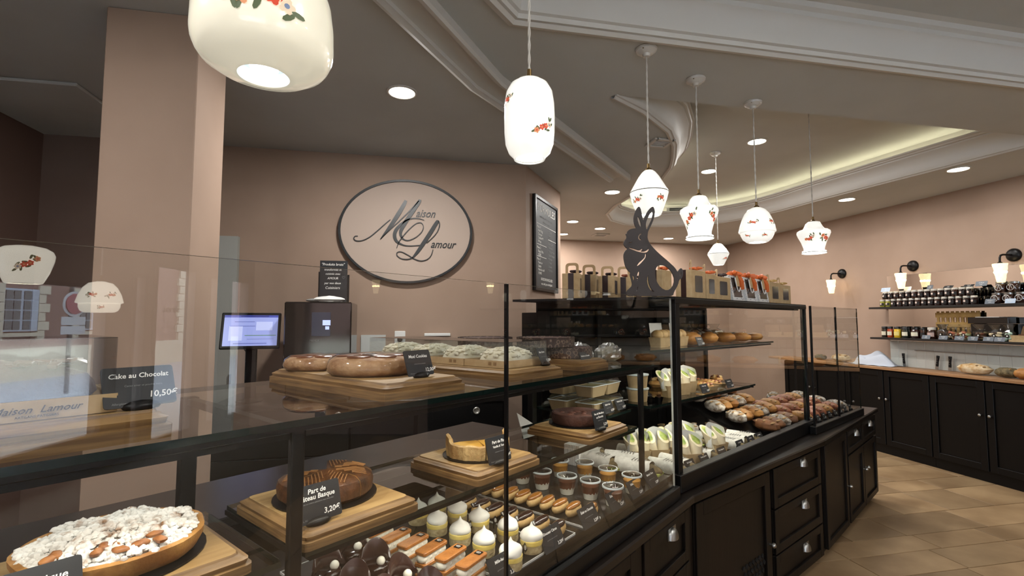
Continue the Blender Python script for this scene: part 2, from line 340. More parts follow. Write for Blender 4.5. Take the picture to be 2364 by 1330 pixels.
def shaker(name, t, x0, x1, z0, z1, y=0, m=BWOOD, fr=.045):
    w = x1-x0; h = z1-z0; cx = (x0+x1)/2; cz = (z0+z1)/2
    mb = MB(); mb.box((cx, y-.006, cz), (w-.004, .012, h-.004))
    for sx in (-1, 1): mb.box((cx+sx*(w/2-fr/2-.002), y-.018, cz), (fr, .014, h-.004))
    for sz in (-1, 1): mb.box((cx, y-.018, cz+sz*(h/2-fr/2-.002)), (w-2*fr-.004, .014, fr))
    return mb.build(name, m, t, bevel=.002)
def run(i):
    a, b = LEDGE[i], LEDGE[i+1]; d = Vector((b[0]-a[0], b[1]-a[1])); return a, math.atan2(d.y, d.x), d.length
def unit(name, lab, i, s0, s1, depth=.42, cat='cabinet', off=.045):
    a, rz, ln = run(i); t = thing(name, lab, cat, (a[0], a[1], 0), rz, 'cabinet units under the display counter')
    MB().box(((s0+s1)/2, off+depth/2, .39), (s1-s0-.001, depth, .67)).build('body', BWOOD, t, bevel=.002)
    MB().box(((s0+s1)/2, off+depth/2+.02, .03), (s1-s0-.001, depth-.04, .05)).build('plinth', BLACK, t)
    return t, off
L0 = run(0)[2]; o0 = L0-.9003
t, y = unit('cabinet_unit', 'black counter cabinet with a panelled door under the pastry display', 0, o0-.75, o0+.40); shaker('door', t, o0-.74, o0-.17, .07, .71, y); d = shaker('door', t, o0-.16, o0+.395, .07, .71, y); knob(d, o0-.12, y-.025, .36)
t, y = unit('drawer_unit', 'black drawer unit with a lone cup handle beside the bend of the counter', 0, o0+.40, o0+.945)
MB().box((o0+.425, y-.008, .39), (.05, .018, .66)).build('stile', BWOOD, t, bevel=.002); MB().box((o0+.92, y-.008, .39), (.05, .018, .66)).build('stile', BWOOD, t, bevel=.002)
for k, (z0, z1) in enumerate(((.5, .71), (.29, .495), (.07, .285))):
    d = shaker('drawer', t, o0+.455, o0+.89, z0, z1, y); cup_handle(d, o0+.70, y-.025, z0+.16)
t, y = unit('cabinet_unit', 'wide black counter cabinet with a vent-holed door, left of the three drawers', 1, .04, .78)
d = shaker('door', t, .045, .775, .07, .71, y, fr=.06); knob(d, .745, y-.025, .345)
mb = MB()
for k in range(7):
    for j in range(3):
        c = (.48+.034*k+(.017 if j % 2 else 0), y-.014, .30-.035*j); mb.box(c, (.018, .006, .018), M=Matrix.Rotation(R(45), 3, 'Y'))
mb.build('vent_grille', mat('hole_black', '#020202', .9), d)
t, y = unit('drawer_unit', 'black unit of three stacked drawers with silver cup handles', 1, .80, 1.52)
for z0, z1 in ((.5, .71), (.265, .495), (.07, .26)):
    d = shaker('drawer', t, .82, 1.49, z0, z1, y); cup_handle(d, 1.21, y-.025, z0+.17 if z0 > .1 else z0+.125)
t, y = unit('cabinet_unit', 'narrow black cabinet with a tall door, right of the three drawers', 2, .05, .62)
d = shaker('door', t, .06, .61, .07, .71, y); knob(d, .58, y-.025, .345)
t, y = unit('cabinet_unit', 'black end cabinet with small drawers over two doors by the aisle', 2, .63, 1.60)
for x0, x1 in ((.64, 1.11), (1.12, 1.59)):
    d = shaker('drawer', t, x0, x1, .545, .71, y, fr=.035); cup_handle(d, (x0+x1)/2, y-.025, .66)
    e = shaker('door', t, x0, x1, .07, .535, y); knob(e, 1.08 if x0 < 1 else 1.15, y-.025, .36)
# ================================================================ DISPLAY CASES
LEDM = mat('led_white', '#ffffff', .5, emit=9, ecol='#fff3de')
def fglass(t, fr, u0, u1, z0, z1, v=0, name='front_glass', th=.008, edge=GREENE):
    o = MB().box(((u0+u1)/2, v+th/2, (z0+z1)/2), (u1-u0-.003, th, z1-z0), fm=[2, 2, 0, 1, 2, 2]).build(name, [GFR, GTR, edge], t); return o
def shelf(t, u0, u1, v0, v1, z, name='glass_shelf', th=.010):
    return MB().box(((u0+u1)/2, (v0+v1)/2, z-th/2), (u1-u0, v1-v0, th), fm=[1, 0, 2, 2, 2, 2]).build(name, [GSH, GTR, GREENE], t)
def strip(t, u0, u1, v, z, w=STRIP_W):      # led strip in a black channel; lights the goods below and behind
    MB().box(((u0+u1)/2, v, z), (u1-u0, .016, .010)).build('led_channel', BLACK, t)
    area_light(((u0+u1)/2, v+.004, z-.0065), w, u1-u0, .012, (R(12), 0, 0), (1, .93, .80), R(160), t)
EDGE = mat('glass_edge_dark', '#0e1413', .15)
# --- run 1: pastries
c1 = thing('display_case', 'glass pastry display case with open top on the near counter', 'display case', F1.w(0, 0, 0), F1.rz)
fglass(c1, F1, -1.25, 0, .812, 1.594, edge=mat('glass_edge_pale', '#b9bdb5', .3)); fglass(c1, F1, 0, 1.085, .812, 1.594, edge=mat('glass_edge_pale', '#b9bdb5', .3))
MB().box((0, .004, 1.203), (.004, .012, .78)).build('joint', BLACK, c1)
MB().box((-.08, .008, .786), (2.36, .05, .052)).build('bottom_rail', BLACK, c1, bevel=.003)
MB().box((-.08, .32, .84), (2.34, .60, .02)).build('deck', mat('deck_dark', '#131212', .22), c1)
MB().box((-.08, .31, .80), (2.34, .56, .06)).build('deck_body', BLACK, c1)
shelf(c1, -1.25, 1.06, .045, .66, 1.325, 'top_shelf', .012)
MB().box((-.10, .052, 1.309), (2.3, .014, .008)).build('shelf_rail', BLACK, c1)
for u in (-.515, .895): MB().box((u, .058, 1.08), (.024, .016, .46)).build('post', BLACK, c1, bevel=.002)
for u in (-.515, .895): MB().box((u, .60, 1.075), (.035, .03, .47)).build('post', BLACK, c1, bevel=.002)
for u in (-.515, .895): MB().box((u, .33, 1.300), (.02, .55, .016)).build('bracket', BLACK, c1)
shelf(c1, -1.25, -.535, .06, .41, 1.085, 'middle_shelf'); shelf(c1, -.492, .865, .06, .41, 1.085, 'middle_shelf'); shelf(c1, .92, 1.14, .22, .60, 1.095, 'middle_shelf')
for u in (-.53, -.49, .86): MB().box((u, .25, 1.071), (.012, .32, .010)).build('bracket', BLACK, c1)
strip(c1, -1.2, -.53, .062, 1.297, STRIP_W*.7); strip(c1, -.50, .88, .062, 1.297, STRIP_W*1.3); strip(c1, .9, 1.05, .075, 1.297, STRIP_W*.5)
strip(c1, -.48, .86, .075, 1.068, STRIP_W*1.2)
# --- run 2: black framed case
c2 = thing('display_case', 'tall black-framed glass case of sandwiches and bread', 'display case', F2.w(0, 0, 0), F2.rz)
for u, dz in ((.012, 0), (1.715, 0)): MB().box((u, .015, 1.18), (.036 if u < .5 else .026, .03, .82)).build('frame_post', BLACK, c2, bevel=.002)
MB().box((.86, .012, 1.588), (1.74, .028, .024)).build('frame_top', BLACK, c2, bevel=.002); MB().box((.86, .006, .80), (1.76, .045, .075)).build('frame_bottom', BLACK, c2, bevel=.003)
MB().prism([(-.02, 0), (1.73, 0), (1.73, .72), (-.32, .72)], 1.594, 1.606).build('top_panel', BLACK, c2)
fglass(c2, F2, .03, 1.70, .835, 1.58, .008)
sg = MB(); sg.prism([(-.005, .03), (.003, .03), (-.21, .70), (-.218, .70)], .8, 1.59); sg.build('side_glass', [GTR], c2)
MB().box((1.722, .36, 1.2), (.008, .68, .78), fm=[0]*6).build('side_glass', [GTR], c2)
MB().box((.8, .715, 1.50), (1.9, .012, .2)).build('rear_panel', BLAM, c2); MB().box((.8, .71, .86), (1.9, .014, .16)).build('rear_panel', BLAM, c2)
MB().box((.8, .705, 1.17), (1.85, .006, .46)).build('rear_glass', glass('smoked_glass', .05, (.5, .47, .45)), c2)
for u in (.35, 1.0, 1.7): MB().box((u, .70, 1.18), (.03, .02, .8)).build('frame_post', BLACK, c2)
MB().box((.82, .36, .776), (1.75, .68, .02)).build('deck', mat('deck_dark', '#131212', .22), c2)
shelf(c2, .04, 1.25, .16, .62, 1.10, 'middle_shelf'); shelf(c2, .04, 1.69, .20, .66, 1.355, 'top_shelf')
for u in (.05, 1.24): MB().box((u, .39, 1.083), (.012, .44, .012)).build('bracket', BLACK, c2)
strip(c2, .06, 1.68, .04, 1.572, STRIP_W*2.4); strip(c2, .06, 1.2, .18, 1.083, STRIP_W*1.5); strip(c2, .06, 1.66, .215, 1.336, STRIP_W)
# --- run 3: low glass over bread
c3 = thing('display_case', 'frameless glass screen around the far end of the bread display', 'display case', F3.w(0, 0, 0), F3.rz)
fglass(c3, F3, .0, .50, .80, 1.594, 0); fglass(c3, F3, .503, 1.02, .80, 1.594, 0)
MB().box((.0, .004, 1.197), (.012, .012, .8)).build('joint', BLACK, c3); MB().box((.50, .004, 1.197), (.006, .012, .8)).build('joint', BLACK, c3)
MB().box((1.016, .25, 1.197), (.008, .49, .79), fm=[2, 2, 1, 1, 0, 1]).build('side_glass', [GTR, GTR, GREENE], c3)
MB().box((.50, .006, .785), (1.06, .04, .05)).build('bottom_rail', BLACK, c3, bevel=.003); MB().box((.5, .30, .795), (1.02, .56, .03)).build('deck', mat('deck_dark', '#131212', .22), c3)
area_light((.5, .3, 1.6), 0.01, .1, parent=c3)
# --- staff side worktop
sw = thing('service_worktop', 'dark staff worktop behind the pastry display', 'worktop', F1.w(0, 0, 0), F1.rz)
MB().box((-.15, .90, .935), (2.3, .38, .03)).build('slab', DTOP, sw, bevel=.004); MB().box((-.15, .88, .46), (2.26, .32, .92)).build('body', BLAM, sw)
# ================================================================ CEILING DOWNLIGHTS
def downlight(x, y, z, lab, r=.075, w=None):
    t = thing('downlight', lab, 'ceiling light', (x, y, z), 0, 'recessed round ceiling lights')
    MB().lathe([(r, 0), (r+.014, 0), (r+.014, -.006), (r+.004, -.010), (r, -.008), (r, 0)], 28, cap=False).build('trim_ring', PLAST, t, smooth=40)
    MB().lathe([(r, -.001), (r, -.003)], 28).build('diffuser', mat('downlight_glow', '#ffffff', .5, emit=14, ecol='#fff4e4'), t)
    area_light((0, 0, -.012), w or DOWN_W, 2*r*.96, parent=t)
for x, y, z, lab, w in [
    (-.072, 2.886, ZC, 'large round downlight near the column, above the oval sign', 1.5), (3.10, 3.87, 3.15, 'bright downlight in the recess in front of the egg-shaped lamp cord', .9), (3.20, 4.77, 3.15, 'downlight in the recess beside the small diamond lamp cord', .9),
    (2.138, 6.3, ZC, 'downlight nearest the slate menu, upper of the far cluster', .8), (2.692, 6.7, ZC, 'downlight above the flat grey ceiling vent', .8), (4.122, 7.295, ZC, 'downlight by the far wall, right of the rabbit ears', .8), (2.304, 7.256, ZC, 'downlight tucked at the edge of the slate menu wall', .8),
    (2.05, 4.75, ZC, 'downlight left of the cone-topped pendant lamp', .8), (4.72, 5.75, ZC, 'downlight right of the egg-shaped pendant lamp', .4), (4.3, 6.55, ZC, 'downlight peeking beside the vase-shaped pendant lamp', .8), (4.763, 3.4, ZC, 'downlight over the right wall nearest the ceiling corner', .4), (4.741, 4.522, ZC, 'downlight above the first wall sconce', .4)]:
    downlight(x, y, z, lab, w=DOWN_W*w)
for k, (x, y) in enumerate([(-1.6, .9), (-.9, -.6), (5.28, 1.2), (5.28, -.8), (1.2, 2.36), (3.4, 2.36)][:4]): downlight(x, y, ZC, 'added unseen downlight above the shop floor behind the camera position, %s of four' % ORD[k], w=DOWN_W*(1.3, 1.3, .3, .3)[k])  # fill lamps added out of view to brighten column and walls
for k, (x, y) in enumerate([(1.4, .3), (3.4, .3), (1.4, -1.0), (3.4, -1.0)]): downlight(x, y, 3.06, 'added unseen downlight in the tray ceiling over the customers, %s of four' % ORD[k], w=DOWN_W*(1.0, .45, .8, .45)[k])  # more unseen lamps added to raise the room's light level
# ================================================================ PENDANT LAMPS
OPAL = mat('opal_glass', '#f7f6f0', .16, emit=.68, ecol='#fbfaf2', coat=.6)
OPALC = mat('opal_glass_cream', '#efe9d6', .16, emit=.5, ecol='#f6f0d8', coat=.6)
OPALB = mat('opal_glass_bright', '#f7f3e6', .16, emit=6, ecol='#f6efdd', coat=.6)
BULB = mat('lamp_bulb', '#ffffff', .4, emit=9)
CORD = mat('white_cord', '#c9c5bd', .7)
FLOW = {e: [mat(n+'_%d' % (e*100), c, .5, emit=e) for n, c in (('rose_red', '#c8452c'), ('petal_orange', '#d08a5c'), ('leaf_green', '#4f5a3a'), ('petal_pale', '#dcc8ac'), ('petal_blue', '#6f7f9b'))] for e in (.45, 3.5)}
RIMD = mat('rim_grey', '#77776f', .4)
def motif(t, prof, ang, h, size, seed, lean=.4, e=.45):
    rg = random.Random(seed); mb = MB()
    zs = sorted(prof, key=lambda p: p[1])
    def rad(z):
        for (r0, z0), (r1, z1) in zip(zs, zs[1:]):
            if z0 <= z <= z1: return r0+(r1-r0)*((z-z0)/max(1e-5, z1-z0)), (r1-r0)/max(1e-5, z1-z0)
        return zs[-1][0], 0
    def blob(da, dz, w, hh, rot, m, lift):
        pts = []
        for k in range(8):
            a = 2*PI*k/8; x = w*cos(a); y = hh*sin(a); xr = x*cos(rot)-y*sin(rot); yr = x*sin(rot)+y*cos(rot)
            z = h+dz+yr; r, _ = rad(z); r += lift; aa = ang+(da+xr)/max(.02, r); pts.append((r*cos(aa), r*sin(aa), z))
        mb.add(pts, [tuple(range(8))], m)
    for k in range(9):
        q = rg.uniform(-1, 1); blob(q*size*.6, -lean*q*size*.5+rg.uniform(-.3, .3)*size, size*.13, size*.055, rg.uniform(0, 3), 2, .0012)
    for k in range(4):
        q = (-.45, -.1, .2, .5)[k]; cx, cz = q*size*.75, lean*q*size*.5*(-1)+rg.uniform(-.1, .1)*size
        for j in range(5): blob(cx+cos(j*1.26)*size*.08, cz+sin(j*1.26)*size*.08, size*.075, size*.06, j*1.26, (1, 0, 0, 3)[k], .0016)
        blob(cx, cz, size*.05, size*.05, 0, (0, 1, 1, 4)[k], .002)
    mb.build('flower_motif', FLOW[e], t)
def pendant(x, y, zb, ztop, zc, prof, lab, glassm=OPAL, motifs=(), bulb=True, rim=True, canopy=True, cap=True, belt=None):
    # prof: (r, z) from bottom opening to top, z relative to the bottom
    t = thing('pendant_lamp', lab, 'lamp', (x, y, zb), 0, 'old opal glass pendant lamps')
    pr = [(prof[0][0]-.004, .001)]+prof
    mb = MB(); mb.lathe(pr, 40, cap=False); mb.build('shade', glassm, t, smooth=50)
    h = prof[-1][1]; r0 = prof[0][0]
    if bulb: MB().lathe([(r0-.004, .012), (r0-.004, .016)], 28).build('bulb', BULB, t)
    if rim: MB().lathe([(r0+.0006, .004), (r0+.0015, .006), (r0+.0006, .008)], 40, cap=False).build('rim_line', RIMD, t)
    if belt: MB().lathe([(belt[0], belt[1]-.002), (belt[0]+.0012, belt[1]), (belt[0], belt[1]+.002)], 40, cap=False).build('belt_line', RIMD, t)
    if cap: MB().lathe([(.018, h-.002), (.016, h+.008), (.008, h+.014), (.007, h+.035), (.003, h+.037)], 16).build('cap', BRASS, t, smooth=40)
    H0 = h+.03; H1 = zc-zb; n = max(10, int((H1-H0)/.012)); mb = MB()
    for s in (0, PI): mb.tube([(.0022*cos(s+i*.9), .0022*sin(s+i*.9), H0+(H1-H0)*i/n) for i in range(n+1)], .0026, 5)
    mb.build('cord', CORD, t, smooth=60)
    if canopy:
        MB().lathe([(.004, H1-.045), (.016, H1-.043), (.02, H1-.03), (.036, H1-.026), (.042, H1-.018), (.05, H1-.015), (.053, H1-.004), (.05, H1)], 28).build('canopy', mat('canopy_white', '#dcd9d2', .35), t, smooth=40)
        mb = MB()
        for a in (.8, 3.9): mb.ell((.044*cos(a), .044*sin(a), H1-.017), (.004, .004, .003), 8, 4)
        mb.build('screw', BRASS, t)
    for i, (a, hh, sz, ln) in enumerate(motifs): motif(t, prof, R(a), hh, sz, i+int(x*100), ln, 3.5 if glassm is OPALB else .45)
    return t
drum = [(.050, 0), (.058, .003), (.088, .012), (.110, .026), (.1175, .036), (.1235, .05), (.126, .066), (.125, .11), (.120, .15), (.108, .19), (.08, .215), (.03, .23)]
pendant(-.287, 1.0, 1.972, 0, ZC, drum, 'wide drum-shaped cream pendant lamp with a rose bouquet, top of the photo', OPALC, [(-76, .088, .10, .1), (60, .125, .07, .1)], rim=False, bulb=False)
L1 = [o for o in bpy.data.objects if o.name == 'pendant_lamp'][0]
MB().lathe([(.049, .003), (.047, .03), (.002, .034)], 28, cap=False).build('inner_reflector', mat('reflector_blue', '#aab6bd', .4, emit=.35), L1, smooth=40); MB().ell((0, 0, .018), (.026, .026, .016), 16, 10).build('bulb', BULB, L1, smooth=60)
barrel = [(.046, 0), (.048, .006), (.062, .02), (.072, .045), (.0755, .08), (.0765, .13), (.075, .17), (.070, .205), (.058, .228), (.046, .236), (.042, .240), (.02, .244)]
pendant(.341, 1.4, 1.981, 0, 3.06, barrel, 'white barrel-shaped pendant lamp with a small flower spray, hanging alone', OPAL, [(-72, .075, .06, -.6), (-165, .17, .05, -.6)])
cone = [(.052, 0), (.055, .004), (.068, .035), (.082, .075), (.0905, .105), (.0915, .113), (.088, .122), (.07, .155), (.05, .19), (.034, .212), (.022, .222)]
pendant(1.127, 2.168, 2.008, 0, ZC, cone, 'cone-topped white pendant lamp above the rabbit silhouette', OPAL, [(-75, .07, .05, .3), (-160, .07, .05, -.3)], belt=(.0915, .113))
vase = [(.074, 0), (.070, .006), (.060, .02), (.062, .04), (.075, .085), (.092, .125), (.1, .15), (.098, .165), (.085, .175), (.065, .18), (.055, .20), (.046, .222), (.035, .236), (.02, .24)]
pendant(1.541, 2.395, 1.944, 0, ZC, vase, 'flared vase-shaped white pendant lamp, left of the two of this shape', OPAL, [(-65, .11, .075, .8), (-155, .11, .075, -.8)])
egg = [(.052, 0), (.06, .003), (.08, .02), (.092, .045), (.095, .058), (.103, .062), (.104, .07), (.098, .1), (.085, .14), (.07, .175), (.05, .20), (.03, .212), (.018, .216)]
pendant(2.055, 2.59, 1.972, 0, ZC, egg, 'egg-shaped white pendant lamp with dotted posies, middle of the row', OPAL, [(-70, .115, .05, .1), (-140, .115, .05, .1), (-100, .035, .03, .1), (-165, .035, .03, .1)])
vase2 = [(r*1.06, z*.95) for r, z in vase]
pendant(2.797, 2.95, 1.975, 0, 3.15, vase2, 'flared vase-shaped white pendant lamp at the right end of the row', OPAL, [(-80, .10, .09, .5), (-150, .10, .07, -.5)])
diam = [(.046, 0), (.05, .004), (.07, .045), (.092, .09), (.1, .108), (.094, .122), (.07, .16), (.045, .195), (.03, .208), (.015, .212)]
pendant(2.91, 4.22, 2.035, 0, 3.15, diam, 'small diamond-shaped white pendant lamp behind the kraft boxes', OPAL, [(-70, .06, .05, 0)], belt=(.1, .108))
# two lamps behind the camera, seen only as reflections in the counter glass
bell = [(.062, 0), (.068, .004), (.088, .05), (.104, .11), (.106, .135), (.098, .155), (.075, .17), (.04, .178), (.02, .18)]
pendant(1.255, -1.063, 1.672, 0, 3.06, bell, 'pear-shaped lamp with big roses, reflected at the left of the counter glass', OPALB, [(128, .095, .09, .6), (210, .1, .05, .2)])
dome = [(.068, 0), (.085, .01), (.094, .03), (.095, .05), (.108, .055), (.108, .062), (.098, .1), (.08, .14), (.055, .168), (.03, .175), (.018, .178)]
pendant(1.763, -1.135, 1.545, 0, 3.06, dome, 'dome-shaped lamp with small posies, reflected lower in the counter glass', OPALB, [(110, .1, .05, .1), (160, .1, .05, .1), (135, .03, .03, .1)])
# ---- wall sconces on the right wall
AMB = glass('ribbed_amber_glass', .25, (1, .93, .78), .25)
def sconce(y, lab):
    t = thing('wall_sconce', lab, 'wall lamp', (5.55, y, 2.115), 0, 'black wall sconces with ribbed glass')
    o = MB().lathe([(.062, 0), (.062, .012), (.05, .028), (.02, .036)], 24).build('backplate', BLACK, t, smooth=40); o.rotation_euler = (0, R(-90), 0)
    MB().tube([(-.03, 0, 0), (-.14, 0, 0), (-.165, 0, -.008), (-.178, 0, -.03), (-.18, 0, -.075)], .009, 8).build('arm', BLACK, t, smooth=60)
    MB().lathe([(.012, -.07), (.018, -.075), (.02, -.1), (.012, -.105)], 12, (-.18, 0, 0)).build('socket', BLACK, t)
    wob = lambda a, z: 1+.04*sin(9*a+z*60)+.025*sin(5*a-z*90)
    MB().lathe([(.002, -.262), (.026, -.262), (.030, -.256)]+[(.030+.024*k/10, -.256+.166*k/10) for k in range(1, 11)]+[(.052, -.086), (.012, -.084)], 36, (-.18, 0, 0), cap=False, wob=wob).build('glass_shade', mat('ribbed_glass', '#f0e2c0', .25, emit=1.5, ecol='#ffe4b0', c2='#d9c294', vs=60), t, smooth=30)
    MB().ell((-.18, 0, -.165), (.048, .048, .026), 12, 8).build('bulb', mat('warm_bulb', '#fff0c8', .4, emit=20, ecol='#ffdf9a'), t)
for y, lab in ((5.412, 'wall sconce on plain wall, farthest from the mirror'), (4.48, 'wall sconce above the jar shelf at the mirror edge'), (3.532, 'wall sconce above the ribboned jars at the photo edge')): sconce(y, lab)
for k, y in enumerate((2.3, .9, -.6)): sconce(y, 'wall sconce further along the right wall, %s past the photo edge' % ORD[k])
# ================================================================ PASTRIES ON RUN 1
def board(fr, u, v, w, d, z, lab, th=.035, rz=0):
    pr = [(0, .0), (0, th*.45), (.006, th*.5), (.004, th*.72), (.010, th*.8), (.012, th*.86), (.016, th*.9), (.018, th)]
    mb = MB(); mb.loft([[(x, y, z_) for x, y in rrect(w-2*o, d-2*o, .012, 2)] for o, z_ in pr], True, True)
    mb.m[-1] = 0
    for i in range(len(mb.m)-2): mb.m[i] = 1
    o = mb.build('wooden_board', [WOOD, WOODE], None, fr.w(u, v, z), fr.rz+rz, smooth=30); return tag(o, lab, 'serving board', 'wooden serving boards in the display')
def price_tag(fr, u, v, z, lab, lines, w=.085, h=.062, tilt=22, yaw=0, group='chalk price tags', base=True, lift=0.0):
    t = thing('price_tag', lab, 'price tag', fr.w(u, v, z), fr.rz+R(yaw), group); a = R(tilt)
    M = Matrix.Rotation(-a, 3, 'X'); card = MB()
    pl = rrect(w, h, .004, 2); f = [M @ Vector((x, -.001, y+h/2)) for x, y in pl]; b = [M @ Vector((x, .001, y+h/2)) for x, y in pl]
    card.loft([f, b]); card.build('card', SLATE, t, (0, 0, .004+lift))
    if base: MB().ell((0, .002, .004), (.026, .014, .009), 14, 6, flat=.004).build('clip', BLACK, t, smooth=60)
    for body, sz, x, y, m, al in lines:
        p = M @ Vector((x*w, -.0016, y*h)); text(body, sz, t, (p.x, p.y, p.z+.004+lift), (R(90)-a, 0, 0), m, al, .15, .0 if sz < .006 else .0002, 0)
    return t
def tl(name, price, sz=.0115, two=None):
    n = [(name, sz, 0, .70 if not two else .76, CHALK, 'CENTER')]
    if two: n.append((two, sz, 0, .58, CHALK, 'CENTER'))
    return n+[('préparation artisanale', .0042, .02, .44, CHALKD, 'CENTER'), (price, .013, .16, .14, CHALK, 'LEFT'), ('Allergènes: G, O, L', .0036, -.42, .08, CHALKD, 'LEFT')]
ZT = 1.325; ZM = 1.085; ZD = .85
CRUST = mat('golden_crust', '#b98a4b', .6, c2='#8f5f2c', vs=25, bump=.25, bs=90)
CRUSTP = mat('pale_crust', '#cdb07a', .7, c2='#a98350', vs=30, bump=.4, bs=70)
BAKED = mat('dark_baked', '#5e3819', .45, c2='#2c180b', vs=22, vd=5, bump=.35, bs=70, coat=.2)
CHOC = mat('dark_chocolate', '#2a1712', .22, coat=.5); CHOCM = mat('milk_chocolate', '#5e3520', .3, coat=.3)
CREAM = mat('white_cream', '#efe9d8', .55, bump=.08, bs=50); SUGAR = mat('icing_sugar', '#dcd9d3', .85, c2='#8d6238', vs=38, vd=5, cr=(.52, .70), bump=.2, bs=80)
YEL = mat('lemon_curd', '#e3c766', .3, c2='#ecd88a', vs=20); GLAZ = mat('coffee_glaze', '#8e5a22', .18, coat=.7); ECL = mat('choux_pastry', '#cdab74', .6, c2='#b08a50', vs=25, bump=.15, bs=80)
CAKE = mat('chocolate_cake', '#4c2c20', .75, c2='#3a2018', vs=18, bump=.35, bs=60)
def wedge(mb, prof, a0, a1, n, c=(0, 0), m=0, mc=None):
    rings = [[(c[0]+r*cos(a0+(a1-a0)*k/n), c[1]+r*sin(a0+(a1-a0)*k/n), z) for r, z in prof] for k in range(n+1)]
    mb.loft(rings, True, True, m, closed=True)
    if mc is not None: mb.m[-2:] = [mc, mc]
def disc_card(t, r, m=None): MB().lathe([(r, 0), (r, .003)], 32).build('cake_card', m or BLACK, t)
# --- rustic apple tart with sugared crumble
board(F1, -.745, .205, .33, .29, ZM, 'wooden board carrying the sugared crumble tart at the lower left', .032)
t = thing('crumble_tart', 'round rustic apple tart covered in sugar-dusted crumble', 'tart', F1.w(-.735, .205, ZM+.033), F1.rz); disc_card(t, .125)
wob = lambda a, z: 1+.012*sin(5*a)+.008*sin(11*a+1)
MB().lathe([(.100, .003), (.112, .008), (.121, .026), (.122, .036), (.114, .038), (.106, .030), (.05, .03)], 48, wob=wob).build('crust', CRUST, t, smooth=50)
mb = MB(); rg = random.Random(5)
for k in range(1300):
    r = .113*math.sqrt(rg.random()); a = rg.uniform(0, 2*PI); s = rg.uniform(.003, .0072); z = .034+.020*(1-(r/.118)**2)*rg.uniform(.6, 1.1)+.004*sin(7*a)*r/.1
    mb.ell((r*cos(a), r*sin(a), z), (s*1.15, s, s*.85), 6, 4, noise=.12, rz=a, seed=k)
mb.lathe([(.113, .028), (.108, .032), (.085, .039), (.05, .045), (.01, .047)], 36); o = mb.build('crumble', SUGAR, t, smooth=50); o['kind'] = 'stuff'
mb = MB()
for k in range(9): a = rg.uniform(3.6, 5.2); r = rg.uniform(.06, .105); mb.ell((r*cos(a), r*sin(a), .047), (.013, .008, .005), 8, 5, rz=rg.uniform(0, 3), noise=.1, seed=k)
mb.build('apple_pieces', mat('baked_apple', '#a06a3c', .5, c2='#7d4a24', vs=60, bump=.3), t, smooth=50)
price_tag(F1, -.845, .075, ZM+.033, 'black chalk tag lettered La Rustique Pommes, cut by the bottom edge', [('La Rustique', .014, .02, .62, CHALK, 'CENTER'), ('Pommes', .014, .06, .36, CHALK, 'CENTER'), ('3,20€', .011, .2, .1, CHALK, 'LEFT')], .10, .062, 25)
# --- gateau basque in slices
board(F1, -.365, .205, .265, .30, ZM, 'wooden board under the gateau basque with the missing quarter', .032)
t = thing('gateau_basque', 'dark glazed gateau basque with scored top and a quarter missing', 'cake', F1.w(-.365, .215, ZM+.033), F1.rz); disc_card(t, .108)
prof = [(.002, .004), (.090, .004), (.098, .012), (.1, .03), (.096, .043), (.084, .051), (.06, .054), (.002, .055)]
CUT = mat('cut_custard', '#d8b060', .5, c2='#c09048', vs=30)
for k in range(6):
    a0 = R(149+45*k+.3); a1 = R(149+45*k+44.7); mb = MB(); wedge(mb, prof, a0, a1, 8, mc=1); s = mb.build('slice', [BAKED, CUT], t, smooth=35)
    mb = MB(); am = (a0+a1)/2; rr = random.Random(k)
    for j in range(11):
        off = -.035+.007*j; dirn = am+.5 if k % 2 else am-.6
        p0 = Vector((.055*cos(am), .055*sin(am)))+Vector((-sin(dirn), cos(dirn)))*off
        q = [p0+Vector((cos(dirn), sin(dirn)))*f for f in (-.03, -.015, 0, .015, .03)]
        pts = [(x.x, x.y, .0555-(.010*max(0, (x.length-.068)/.03))) for x in q if x.length < .092 and R(4) < (math.atan2(x.y, x.x)-a0) % (2*PI) < R(40)]
        if len(pts) > 1: mb.tube(pts, .0013, 4)
    if mb.v: mb.build('scored_line', mat('score_gold', '#83592f', .6), s)
price_tag(F1, -.455, .083, ZM+.033, 'black chalk tag lettered Part de Gâteau Basque', [('Part de', .0125, .02, .76, CHALK, 'CENTER'), ('Gâteau Basque', .0125, .0, .60, CHALK, 'CENTER'), ('Maison et crème pâtissière aux amandes', .0042, 0, .50, CHALKD, 'CENTER'), ('3,20€', .014, .12, .16, CHALK, 'LEFT'), ('G, O, L, FC', .0042, -.42, .08, CHALKD, 'LEFT')], .098, .068, 16)
# --- flan
board(F1, .085, .19, .265, .27, ZM, 'wooden board under the half vanilla flan', .032)
t = thing('flan', 'half of a tall vanilla custard flan in a pale crust', 'tart', F1.w(.085, .185, ZM+.033), F1.rz); disc_card(t, .098)
def shell(a0, a1, n, horn):
    rings = []
    for k in range(n+1):
        q = k/n; a = a0+(a1-a0)*q; e_ = (1-q) if horn == 0 else q; hh = .040+.024*max(0, (e_-.78)/.22)+.0015*sin(a*9)
        ro = .090+.0015*sin(a*13)+.001*sin(a*29); rings.append([(r*cos(a), r*sin(a), z) for r, z in ((ro-.012, .004), (ro-.002, .004), (ro+.001, hh*.6), (ro, hh), (ro-.006, hh+.003), (ro-.013, hh-.004))])
    return MB().loft(rings)
for k, (a0, a1) in enumerate(((150, 238), (241, 330))):
    s = shell(R(a0), R(a1), 24, k).build('crust', CRUSTP, t, smooth=50)
    mb = MB(); wedge(mb, [(.003, .005), (.079, .005), (.079, .037), (.05, .039), (.003, .039)], R(a0+1), R(a1-1), 12, mc=1); mb.build('custard', [mat('flan_top', '#d9a94a', .35, c2='#a8702a', vs=12, vd=4), CUT], t, smooth=35)
